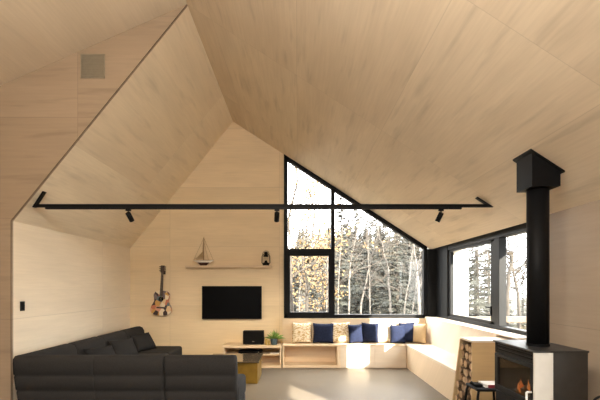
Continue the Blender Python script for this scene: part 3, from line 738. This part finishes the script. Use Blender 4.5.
dz0, dz1, dy0, dy1 = .555, .92, SY0+.025, SY1-.005
m = MB()
for q in ((FX-.012, FX+.018, dy0, dy1, dz0, dz0+.055), (FX-.012, FX+.018, dy0, dy1, dz1-.035, dz1), (FX-.012, FX+.018, dy0, dy0+.05, dz0+.055, dz1-.035), (FX-.012, FX+.018, dy1-.06, dy1, dz0+.055, dz1-.035)): m.box(*q)
door = part('door', m, 'stove_black', b, bevel=.004)
part('glass_pane', B(FX, FX+.005, dy0+.045, dy1-.055, dz0+.05, dz1-.03), 'stove_glass', door)
m = MB().tube([(FX-.012, dy0+.03, .685), (FX-.05, dy0+.03, .685), (FX-.055, dy0+.03, .68), (FX-.055, dy0+.03, .52)], .009, 10)
tag(part('handle', m, 'white', door, smooth=True), 'white door handle')
rnd = random.Random(2)
for k in range(3):
    y = 3.66+.09*k; solo('burning_log', MB().tube([(2.05+.02*k, y-.04, .592+.02*(k % 2)), (2.24, y+.06, .60+.03*(k % 2))], .032, 9), 'bark', (2.1, y, .565), ['charred log nearest the handle inside the stove', 'charred log in the middle of the stove fire', 'charred log at the back of the stove fire'][k], 'log', 'logs burning in the stove')
m = MB()
for k in range(9):
    y = 3.66+rnd.uniform(0, .17); x = 2.05+rnd.uniform(0, .1); h = rnd.uniform(.05, .12); z = .60
    m.tube([(x, y, z), (x, y+rnd.uniform(-.01, .01), z+h*.35), (x, y+rnd.uniform(-.02, .02), z+h*.7), (x, y+rnd.uniform(-.03, .03), z+h)], [.007, .011, .006, .001], 8)
tag(m.build('flame', 'flame', None, smooth=True), 'small orange flames over the logs behind the stove glass', 'fire')
# flue
FXc, FYc, FR = 2.200, 3.67, .092
b = root('stove_pipe', 'thick black stove pipe with a square ceiling box above the stove', 'stove pipe', (FXc, FYc, SH))
part('pipe', MB().tube([(FXc, FYc, SH+.002), (FXc, FYc, 2.50)], FR, 32), 'black', b, smooth=False)
for p in b.children[0].data.polygons: p.use_smooth = len(p.vertices) == 4
part('collar', MB().lathe([(FR+.005, .0), (FR+.005, .018), (FR+.001, .02)], (FXc, FYc, SH), 32), 'black', b)
a = .126
m = MB(); zb = 2.475
vs = [(FXc+sx*a, FYc+sy*a, zb) for sy in (-1, 1) for sx in (-1, 1)]+[(FXc+sx*a, FYc+sy*a, zr(FXc+sx*a)-.012) for sy in (-1, 1) for sx in (-1, 1)]
m.add(vs, [(0, 2, 3, 1), (4, 5, 7, 6), (0, 1, 5, 4), (2, 6, 7, 3), (0, 4, 6, 2), (1, 3, 7, 5)])
part('ceiling_box', m, 'black', b)
a = .150
m = MB(); vs = [(FXc+sx*a, FYc+sy*a, zr(FXc+sx*a)-.016) for sy in (-1, 1) for sx in (-1, 1)]+[(FXc+sx*a, FYc+sy*a, zr(FXc+sx*a)-.002) for sy in (-1, 1) for sx in (-1, 1)]
m.add(vs, [(0, 2, 3, 1), (4, 5, 7, 6), (0, 1, 5, 4), (2, 6, 7, 3), (0, 4, 6, 2), (1, 3, 7, 5)])
part('flange', m, 'black', b)

# ---- small black side table between stove and log box, with things on it
STX, STY = 2.03, 4.32
b = root('side_table', 'small black metal side table between the stove and the log box', 'side table', (STX, STY, 0))
part('top', RB(STX-.16, STX+.16, STY-.15, STY+.15, .485, .515, .012), 'black', b)
for sx in (-1, 1):
    for sy in (-1, 1):
        part('leg', MB().tube([(STX+sx*.135, STY+sy*.125, .49), (STX+sx*.15, STY+sy*.14, .44), (STX+sx*.185, STY+sy*.16, 0)], .013, 10), 'black', b, smooth=True)
part('stretcher', MB().tube([(STX-.165, STY-.15, .2), (STX+.165, STY-.15, .2)], .008, 8), 'black', b)
b = root('book', 'white book with a dark red spine on the black side table', 'book', (STX+.05, STY-.02, .515))
part('pages', B(STX-.04, STX+.13, STY-.085, STY+.09, .519, .541), 'paper', b)
part('cover', MB().box(STX-.045, STX+.135, STY-.09, STY+.095, .515, .519).box(STX-.045, STX+.135, STY-.09, STY+.095, .541, .545), 'white', b)
tag(part('spine', B(STX-.02, STX+.135, STY-.096, STY-.09, .515, .545), 'red', b), 'dark red spine')
b = root('work_glove', 'crumpled black glove on the left of the side table', 'glove', (STX-.10, STY, .515))
part('palm', RB(STX-.15, STX-.06, STY-.07, STY+.02, .515, .545, .014, 3), 'glove', b, smooth=True)
for k in range(4): part('finger', MB().tube([(STX-.14+.022*k, STY+.01, .53), (STX-.145+.024*k, STY+.05, .535), (STX-.14+.024*k, STY+.085-.01*abs(k-1.5), .527)], [.011, .0105, .008], 8), 'glove', b, smooth=True)
part('thumb', MB().tube([(STX-.145, STY-.05, .532), (STX-.158, STY-.02, .548), (STX-.150, STY+.01, .556)], [.012, .011, .008], 8), 'glove', b, smooth=True)

# ---- fire tools (their loop handle shows at the lower right)
FTX, FTY = 2.30, 3.02
b = root('fire_tool_stand', 'black fire tool stand with a loop handle right of the stove', 'fire tools', (FTX, FTY, 0))
part('base', MB().lathe([(.11, 0), (.11, .012), (.02, .02)], (FTX, FTY, 0)), 'black', b)
part('pole', MB().tube([(FTX, FTY, .015), (FTX, FTY, .63)], .008), 'black', b)
part('loop_handle', MB().tube([(FTX+.075*math.sin(2*PI*k/24), FTY, .690-.065*math.cos(2*PI*k/24)) for k in range(25)], .009, 8), 'black', b, smooth=True)
part('cross_bar', MB().tube([(FTX-.07, FTY, .56), (FTX+.07, FTY, .56)], .006), 'black', b)
part('poker', MB().tube([(FTX-.06, FTY-.02, .58), (FTX-.06, FTY-.02, .06)], .006), 'steel_dark', b)
part('brush', MB().tube([(FTX+.06, FTY-.02, .58), (FTX+.06, FTY-.02, .20)], .006).lathe([(.012, .0), (.035, -.03), (.03, -.13)], (FTX+.06, FTY-.02, .20), 12), 'black', b)

# ---- tie bar with track and spotlights
TY, TZ = 4.95, 2.578
zxl, zxr = -3.262, 2.392
b = root('track_light_bar', 'long black light track spanning the room between the roof slopes', 'light track', (-.4, TY, TZ))
part('beam', B(zxl, zxr, TY-.02, TY+.02, TZ-.012, TZ+.025), 'black', b)
part('track', B(-3.12, 2.02, TY-.017, TY+.017, TZ-.036, TZ-.013), 'black_frame', b)
d = .16
part('end_plate', MB().prism([(zxl-.014, TY-.025, TZ-.014), (zxl+.012, TY-.025, TZ-.014), (zxl+.012+d*.78, TY-.025, zl(zxl+d*.78)-.020), (zxl-.010+d*.78, TY-.025, zl(zxl-.010+d*.78)-.004)], (0, .05, 0)), 'black', b)
part('end_plate', MB().prism([(zxr+.022, TY-.025, TZ-.012), (zxr-.035, TY-.025, TZ+.002), (zxr-.03-d, TY-.025, zr(zxr-.03-d)-.024), (zxr-.02-d, TY-.025, zr(zxr-.02-d)-.004)], (0, .05, 0)), 'black', b)
def spot(x, tx, ty, label, watts=85):
    zt = TZ-.036
    o = root('track_spotlight', label, 'spotlight', (x, TY, zt), 'spotlights on the track')
    part('adapter', B(x-.03, x+.03, TY-.014, TY+.014, zt-.022, zt), 'black', o)
    part('stem', MB().tube([(x, TY, zt-.02), (x, TY, zt-.055)], .008, 8), 'black', o)
    p = V(x, TY, zt-.055); dr = V(tx, ty, -1).normalized()
    hd = part('lamp_head', MB().tube([p-dr*.012, p+dr*.105], .031, 20), 'black', o)
    for f in hd.data.polygons: f.use_smooth = len(f.vertices) == 4
    part('lens', MB().tube([p+dr*.1052, p+dr*.107], .024, 16), 'lamp_lens', o)
    ld = bpy.data.lights.new('spot_bulb', 'SPOT'); ld.energy = watts; ld.color = (1.0, 0.80, 0.52); ld.spot_size = math.radians(84); ld.spot_blend = 1.0; ld.shadow_soft_size = .024
    lo = bpy.data.objects.new('spot_bulb', ld); COL.objects.link(lo); lo.parent = o; lo.location = p+dr*.112-Vector(o.location); lo.rotation_euler = dr.to_track_quat('-Z', 'Y').to_euler()
    return o
spot(-2.10, .22, .9, 'black spotlight at the left end of the track')
spot(-.26, -.1, .9, 'black spotlight in the middle of the track beside the gable window')
spot(1.77, -.35, .5, 'black spotlight at the right end of the track', 25)

# ---- unseen globes, added to lift the ceiling, over the near part of the room (above and behind the viewpoint)
for px_, py_, pz_, lb in ((-.60, -.5, 3.45, 'white paper globe pendant nearer the rear glazing'), (-.55, .85, 3.30, 'white paper globe pendant nearer the stove')):
    b = root('pendant_lamp', lb, 'lamp', (px_, py_, pz_), 'paper pendants')
    part('globe', MB().lathe([(.02, -.355)]+[(.36*math.cos(q), .36*math.sin(q)) for q in [math.radians(a) for a in range(-80, 81, 10)]]+[(.02, .355)], (px_, py_, pz_), 32), 'globe', b, smooth=True)
    part('cord', MB().tube([(px_, py_, pz_+.35), (px_, py_, zr(px_)-.02)], .004, 6), 'black', b)
    part('ceiling_rose', MB().lathe([(.05, -.06), (.05, -.03), (.02, -.0)], (px_, py_, zr(px_)), 16), 'black', b)

# ---- switches and vent
b = root('light_switch', 'black light switch plate on the pale left wall', 'switch', (XL, 5.02, 1.34))
part('plate', RB(XL+.001, XL+.010, 4.975, 5.055, 1.28, 1.40, .003), 'black', b); part('rocker', RB(XL+.009, XL+.014, 4.995, 5.035, 1.30, 1.38, .002), 'glove', b)
b = root('wall_outlet', 'black wall outlet low on the left wall beside the sofa', 'outlet', (XL, 5.02, .33))
part('plate', RB(XL+.001, XL+.010, 4.975, 5.055, .25, .40, .003), 'black', b); part('socket', RB(XL+.009, XL+.013, 4.995, 5.035, .28, .37, .002), 'glove', b)
b = root('air_vent', 'square taupe air vent grille high on the step-out wall', 'vent', (-2.475, YF, 4.245))
vx0, vx1, vz0, vz1 = -2.62, -2.33, 4.10, 4.39
part('frame', MB().box(vx0, vx1, YF-.012, YF-.001, vz0, vz0+.012).box(vx0, vx1, YF-.012, YF-.001, vz1-.012, vz1).box(vx0, vx0+.012, YF-.012, YF-.001, vz0, vz1).box(vx1-.012, vx1, YF-.012, YF-.001, vz0, vz1), 'vent', b)
m = MB().box(vx0+.01, vx1-.01, YF-.003, YF-.001, vz0+.01, vz1-.01)
for k in range(13):
    z = vz0+.018+k*.0205; m.prism([(vx0+.012, YF-.003, z+.012), (vx0+.012, YF-.011, z), (vx0+.012, YF-.011, z+.005), (vx0+.012, YF-.003, z+.017)], (vx1-vx0-.024, 0, 0))
part('louvre_panel', m, 'vent', b)

# ------------------------------------------------------------------ outside
GZ = -.55
def hill(x, y): return (max(0, y-26)*.34-max(0, y-44)*.30)*min(1, max(0, (.41-x/y)/.06))
def at(px, y): return (px-298)*y/400
rnd = random.Random(9)
m = MB(); n = 40; vs = []
X0g, X1g, Y0g, Y1g = -45, 60, -40, 70
struct(B(X0g, X1g, Y0g, YREAR-T-.01, GZ-.1, GZ).build('ground_rear', 'stone'))
nx, ny = 60, 50
for j in range(ny+1):
    for i in range(nx+1):
        x = X0g+(X1g-X0g)*i/nx; y = 9.2+(Y1g-9.2)*j/ny
        vs.append((x, y, GZ+.25*math.sin(x*.35)*math.sin(y*.28+1)*min(1, (y-9.2)/6)+hill(x, y)))
fs = [(j*(nx+1)+i, j*(nx+1)+i+1, (j+1)*(nx+1)+i+1, (j+1)*(nx+1)+i) for j in range(ny) for i in range(nx)]
struct(MB().add(vs, fs).build('ground', 'stone', smooth=True))
struct(B(3.0+.02, X1g, YREAR-T, 9.2, GZ-.1, GZ-.01).build('ground_side', 'stone'))
def gz(x, y): return GZ+.25*math.sin(x*.35)*math.sin(y*.28+1)*min(1, max(0, (y-9.2)/6))+hill(x, y)

def branchy(rnd, trunk, h, mT, mTw, leaves=None, lf=None, nb=16, spread=.5, tw=1.0):
    """trunk: list of points with radii; adds side branches and twigs"""
    pts, rs = trunk; mT.tube(pts, rs, 7)
    for k in range(nb):
        t = rnd.uniform(.28, .98); f = t*(len(pts)-1); i = min(int(f), len(pts)-2); p = pts[i].lerp(pts[i+1], f-i); r = (rs[i]*(1-(f-i))+rs[i+1]*(f-i))
        a = rnd.uniform(0, 2*PI); ln = h*rnd.uniform(.12, .30)*(1.15-t*.75)*spread*2; up = rnd.uniform(.15, .95)
        d = V(math.cos(a), math.sin(a), up).normalized(); q = [p]; cur = p
        for s_ in range(5):
            d = (d+V(rnd.uniform(-.2, .2), rnd.uniform(-.2, .2), rnd.uniform(-.08, .16))).normalized(); cur = cur+d*ln/5; q.append(cur)
        r0 = max(.006, r*.42)*tw; mTw.tube(q, [r0*(1-.15*s_) for s_ in range(6)], 5)
        for s_ in range(4):
            o = q[rnd.randint(1, 5)]; dd = (d+V(rnd.uniform(-1, 1), rnd.uniform(-1, 1), rnd.uniform(-.3, .6))).normalized(); l2 = ln*rnd.uniform(.25, .5)
            e = o+dd*l2*.5+V(0, 0, l2*.05); g = o+dd*l2
            mTw.tube([o, e, g], [r0*.45, r0*.35, r0*.15], 4)
            for z_ in range(2):
                g2 = e+V(rnd.uniform(-1, 1), rnd.uniform(-1, 1), rnd.uniform(-.2, .8))*l2*.35; mTw.tube([e, g2], [r0*.28, r0*.12], 3)
            if leaves is not None:
                for z_ in range(lf):
                    c = o.lerp(g, rnd.random())+V(rnd.gauss(0, .12), rnd.gauss(0, .12), rnd.gauss(0, .12)); leaf(rnd, leaves, c, .050)
def leaf(rnd, m, c, s_):
    a = V(rnd.gauss(0, 1), rnd.gauss(0, 1), rnd.gauss(0, 1)).normalized(); b_ = a.orthogonal().normalized(); n_ = a.cross(b_)
    m.add([c-a*s_, c+b_*s_*.6+n_*s_*.15, c+a*s_, c-b_*s_*.6+n_*s_*.15], [(0, 1, 2), (0, 2, 3)])
def birch(seed, path, y, r, label, nb=26, arc=None, mat='birch'):
    """path: list of (px, height) seen from the room at depth y"""
    rnd = random.Random(seed); x0 = at(path[0][0], y); base = V(x0, y, gz(x0, y)-.05)
    pts = [V(at(px, y)-x0, rnd.uniform(-.15, .15) if i else 0, h) for i, (px, h) in enumerate(path)]
    # refine
    ps = []
    for i in range(len(pts)-1):
        for k in range(3): ps.append(pts[i].lerp(pts[i+1], k/3)+V(rnd.uniform(-.02, .02), rnd.uniform(-.02, .02), 0))
    ps.append(pts[-1]); n = len(ps); r *= .62; rs = [r*(1-.8*i/(n-1)) for i in range(n)]
    a = MB(); t = MB(); branchy(rnd, (ps, rs), path[-1][1], a, t, nb=nb)
    o = thing('birch_tree' if mat == 'birch' else 'bare_tree', label, 'tree', base, 0, 'bare trees outside')
    if arc:
        t.tube([V(at(px, y)-x0, .1, h) for px, h in arc], [.018*(1-.6*i/(len(arc)-1)) for i in range(len(arc))], 5)
    a.build('trunk', mat, o, smooth=True); t.build('branches', 'twig' if mat == 'birch' else mat, o)
    return o
H = lambda py, y: 1.58-(py-287)*y/400-GZ      # height above ground of an image row at depth y
birch(1, [(349, 0), (349, H(290, 12)), (350, H(262, 12)), (356, H(235, 12)), (361, H(200, 12)), (362, H(150, 12))], 12, .055, 'white birch with a kink, first right of the window mullion', arc=[(350, H(275, 12)), (358, H(266, 12)), (372, H(262, 12)), (384, H(255, 12))])
birch(2, [(359, 0), (362, H(300, 13)), (368, H(270, 13)), (375, H(240, 13)), (382, H(190, 13)), (384, H(140, 13))], 13, .060, 'white birch leaning right behind the pair of navy cushions', arc=[(365, H(285, 13)), (378, H(278, 13)), (386, H(272, 13)), (388, H(264, 13))])
birch(3, [(391, 0), (390, H(300, 12.5)), (388, H(265, 12.5)), (382, H(240, 12.5)), (376, H(215, 12.5)), (370, H(170, 12.5))], 12.5, .062, 'white birch leaning left in the middle of the large gable pane')
birch(4, [(400, 0), (404, H(300, 14)), (408, H(275, 14)), (412, H(245, 14)), (415, H(190, 14))], 14, .055, 'slim birch leaning right, third white trunk from the gable window right end', arc=[(388, H(278, 14)), (396, H(282, 14)), (405, H(288, 14)), (415, H(298, 14)), (422, H(312, 14))])
birch(5, [(420, 0), (420, H(300, 11.5)), (418, H(270, 11.5)), (415, H(240, 11.5)), (411, H(200, 11.5)), (405, H(150, 11.5))], 11.5, .085, 'thick bare trunk at the right end of the gable window', nb=22)
birch(6, [(411, 0), (414, H(300, 15)), (418, H(270, 15)), (422, H(230, 15)), (424, H(180, 15))], 15, .05, 'thin birch crossing behind the thick trunk at the gable window right end')
birch(7, [(327, 0), (327, H(300, 13.5)), (327, H(260, 13.5)), (326, H(220, 13.5)), (322, H(160, 13.5))], 13.5, .045, 'straight white birch along the left edge of the mullion')
birch(8, [(337, 0), (338, H(290, 16)), (341, H(250, 16)), (343, H(210, 16)), (346, H(150, 16))], 16, .05, 'thin birch close to the right edge of the mullion')
birch(9, [(298, 0), (300, H(290, 14)), (303, H(250, 14)), (310, H(200, 14)), (315, H(160, 14))], 14, .05, 'bare tree among yellow leaves behind the opening sash', nb=22)
birch(10, [(371, 0), (370, H(290, 17)), (368, H(240, 17)), (366, H(190, 17))], 17, .05, 'distant birch between the kinked and the left-leaning birches')
birch(11, [(505, 0), (507, H(290, 11)), (511, H(262, 11)), (516, H(240, 11)), (519, H(215, 11)), (520, H(190, 11))], 11, .11, 'bare tree leaning right in the near pane of the corner window', nb=46, mat='trunk')
birch(12, [(521, 0), (518, H(290, 12.5)), (514, H(262, 12.5)), (508, H(235, 12.5)), (505, H(205, 12.5))], 12.5, .09, 'bare tree leaning left at the near edge of the corner window', nb=46, mat='trunk')
birch(13, [(474, 0), (474, H(290, 14)), (475, H(255, 14)), (478, H(215, 14))], 14, .05, 'thin birch beside the white outside wall in the corner window', nb=16)
birch(14, [(488, 0), (487, H(290, 15)), (486, H(255, 15)), (483, H(215, 15))], 15, .055, 'bare trunk just left of the corner window mullion', nb=18, mat='trunk')

def spruce_mesh(seed, h, r):
    rnd = random.Random(seed); t = MB().tube([(0, 0, 0), (0, 0, h*.5), (0, 0, h)], [.10, .06, .012], 7); f = MB(); z = h*.06
    while z < h*.985:
        fr = 1-z/h; rr_ = r*fr**.85+.06; nb = 6+int(4*fr)
        for k in range(nb):
            a = rnd.uniform(0, 2*PI); ln = rr_*rnd.uniform(.45, 1.15); droop = -.45*fr+.15+rnd.uniform(-.2, .2); d = V(math.cos(a), math.sin(a), droop); sd_ = V(-math.sin(a), math.cos(a), 0); p0 = V(0, 0, z+rnd.uniform(-.09, .09))
            f.tube([p0, p0+d*ln*.6, p0+d*ln+V(0, 0, .06*ln)], [.020, .014, .004], 3)
            ns = max(3, int(ln*6))
            for q in range(ns):
                u = .25+.75*q/ns; c = p0+d*ln*u; w_ = .30*(1.1-u)*ln+.09
                for sg in (-1, 1):
                    tip = c+sd_*sg*w_+d*w_*.7+V(0, 0, -.12*w_+rnd.uniform(-.04, .04)); e = d*.045; up = V(0, 0, .04)
                    f.add([c-e, c+e, c+up, tip], [(0, 1, 3), (1, 2, 3), (2, 0, 3), (0, 2, 1)])
        z += h*.028+.02
    return t, f
SPR = []
for sdd, h, r in ((21, 6.6, 1.35), (22, 5.6, 1.2), (23, 7.4, 1.5)):
    t, f = spruce_mesh(sdd, h, r); SPR.append((t, f))
protos = []
def spruce(kind, px, y, sc, label, rz):
    x = at(px, y); t, f = SPR[kind]
    if kind >= len(protos) or protos[kind] is None:
        o = thing('spruce_tree', label, 'tree', (x, y, gz(x, y)-.05), rz, 'spruces outside'); t.build('trunk', 'trunk', o); f.build('needles', 'needles', o)
        while len(protos) <= kind: protos.append(None)
        protos[kind] = o
    else:
        o = copy_tree(protos[kind]); o.location = (x, y, gz(x, y)-.05); o.rotation_euler = (0, 0, rz)
    o.scale = (sc, sc, sc); o['label'] = label; return o
SP = [(0, 341, 19, 1.0, 'spruce between the mullion and the kinked birch'), (1, 356, 22, 1.15, 'far spruce behind the kinked birch'), (2, 367, 20, .9, 'spruce between the kinked birch and the left-leaning birch'),
      (0, 383, 23, 1.1, 'far spruce behind the left-leaning birch'), (2, 397, 18, .92, 'tall spruce right of the left-leaning birch'), (1, 409, 21, 1.1, 'spruce behind the slim right-leaning birch'),
      (0, 421, 19, .95, 'spruce behind the thick trunk at the window right end'), (1, 328, 24, 1.0, 'far spruce behind the straight birch at the mullion'), (1, 313, 22, .75, 'low spruce behind the yellow leaves in the opening sash'),
      (1, 295, 23, .7, 'low spruce at the left edge of the gable window'),
      (0, 477, 13.5, .95, 'nearest spruce in the far pane of the corner window'), (2, 489, 19, .8, 'spruce just left of the corner window mullion'), (1, 509, 18, .42, 'low spruce in the near pane of the corner window'), (0, 523, 21, .5, 'low spruce at the near edge of the corner window'),
      (1, 348, 28, 1.1, 'most distant spruce left of the kinked birch'), (2, 376, 29, 1.0, 'most distant spruce near the middle of the gable window'), (0, 404, 28, 1.15, 'most distant spruce right of the middle of the gable window'), (1, 462, 24, .7, 'far spruce partly behind the white outside wall')]
for i, (k, px, y, sc, lb) in enumerate(SP): spruce(k, px, y, sc, lb, i*1.7)
# yellow-leaved trees left
def yellow_tree(seed, px, y, h, label, lf):
    rnd = random.Random(seed); x = at(px, y); o = thing('yellow_tree', label, 'tree', (x, y, gz(x, y)-.05), 0, 'yellow-leaved trees outside')
    a, t, l = MB(), MB(), MB(); ps = [V(rnd.uniform(-.06, .06)*i, rnd.uniform(-.06, .06)*i, h*i/7) for i in range(8)]
    branchy(rnd, (ps, [.06*(1-.11*i) for i in range(8)]), h, a, t, l, lf, nb=34, spread=.55)
    a.build('trunk', 'trunk', o); t.build('branches', 'trunk', o); l.build('leaves', 'yellow_leaf', o)
yellow_tree(31, 294, 11.5, 7.2, 'yellow-leaved tree at the left edge of the gable window', 14)
yellow_tree(32, 307, 13, 6.6, 'yellow-leaved tree in the middle of the left gable panes', 6)
yellow_tree(33, 320, 15, 4.2, 'small yellow-leaved tree just left of the mullion', 5)
# shrubs
def shrub(seed, px, y, h, mat, label):
    rnd = random.Random(seed); x = at(px, y); o = thing('shrub', label, 'shrub', (x, y, gz(x, y)-.03), 0, 'shrubs outside'); s_, l = MB(), MB()
    for k in range(26):
        a = rnd.uniform(0, 2*PI); d = V(math.cos(a)*.6, math.sin(a)*.6, 1).normalized(); e = d*h*rnd.uniform(.6, 1.1)
        s_.tube([(0, 0, 0), e*.5+V(0, 0, .05), e], [.012, .008, .003], 4)
        for q in range(14): leaf(rnd, l, e*rnd.uniform(.3, 1)+V(rnd.gauss(0, .10), rnd.gauss(0, .10), rnd.gauss(0, .08)), .045)
    s_.build('stems', 'twig', o); l.build('leaves', mat, o)
for i, (px, y, h, mt, lb) in enumerate([(300, 11, 1.0, 'dry_grass', 'straw-coloured shrub low in the opening sash'), (318, 11.5, 1.0, 'shrub_green', 'green shrub low at the right of the opening sash'), (341, 11, 1.0, 'shrub_green', 'green shrub just right of the mullion'),
      (357, 12, .9, 'dry_grass', 'straw-coloured shrub between the first two birches'), (376, 11, 1.05, 'shrub_green', 'green shrub between the second and third birches'), (397, 11.5, .95, 'dry_grass', 'straw-coloured shrub right of the left-leaning birch'), (412, 11, 1.1, 'shrub_green', 'green shrub at the foot of the thick trunk'),
      (480, 11.5, 1.2, 'shrub_green', 'green shrub low in the far pane of the corner window'), (512, 10.5, 1.0, 'dry_grass', 'straw-coloured shrub low in the near pane of the corner window')]):
    shrub(50+i, px, y, h, mt, lb)
rnd = random.Random(61); m = MB()
for k in range(130):
    y = rnd.uniform(30, 46); px = rnd.uniform(276, 452); x = at(px, y); h = max(3.0, (287-rnd.uniform(226, 256))*y/400+1.58-gz(x, y)); r = rnd.uniform(1.0, 1.7); z = .2
    while z < h*.97:
        fr = 1-z/h
        for q in range(5):
            a = rnd.uniform(0, 2*PI); ln = (r*fr+.12)*rnd.uniform(.5, 1.1); d = V(math.cos(a)*.8, math.sin(a)*.8, rnd.uniform(-1.1, -.1)); sdv = V(-math.sin(a), math.cos(a), 0)*ln*.28
            p = V(x, y, gz(x, y)+z+rnd.uniform(-.15, .15)); m.add([p+V(0, 0, .10), p+d*ln*.55+sdv, p+d*ln, p+d*ln*.55-sdv, p-V(0, 0, .06)], [(0, 1, 2), (0, 2, 3), (4, 2, 1), (4, 3, 2)])
        z += rnd.uniform(.12, .30)
    for q in range(3):
        xx = x+rnd.uniform(-2, 2); yy = y-rnd.uniform(0, 4); hh = h*rnd.uniform(.6, 1.1); zz = gz(xx, yy); m.tube([(xx, yy, zz), (xx+rnd.uniform(-.5, .5), yy, zz+hh*.5), (xx+rnd.uniform(-.9, .9), yy, zz+hh)], [.07, .05, .012], 4)
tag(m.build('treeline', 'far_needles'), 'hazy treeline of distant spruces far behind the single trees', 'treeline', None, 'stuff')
rnd = random.Random(77); m = MB()
for k in range(5200):
    y = 9.6+rnd.random()**1.5*12; px = rnd.choice((rnd.uniform(280, 430), rnd.uniform(455, 535))); x = at(px, y); z = gz(x, y); h = rnd.uniform(.15, .5); a = rnd.uniform(0, PI); c, s_ = math.cos(a)*.012, math.sin(a)*.012
    m.add([(x-c, y-s_, z), (x+c, y+s_, z), (x+rnd.uniform(-.12, .12), y+rnd.uniform(-.12, .12), z+h)], [(0, 1, 2)])
b = root('timber_rail', 'low pale timber rail outside the corner window', 'fence', (5.3, 10.6, GZ))
part('rail', RB(4.5, 6.25, 10.56, 10.64, .64, .80, .01), 'deck', b)
for x in (4.56, 5.36, 6.16): part('post', B(x, x+.09, 10.64, 10.73, GZ-.1, .78), 'deck', b)
tag(m.build('dry_grass', 'dry_grass'), 'dry straw-coloured grass at the edge of the trees', 'grass', None, 'stuff')
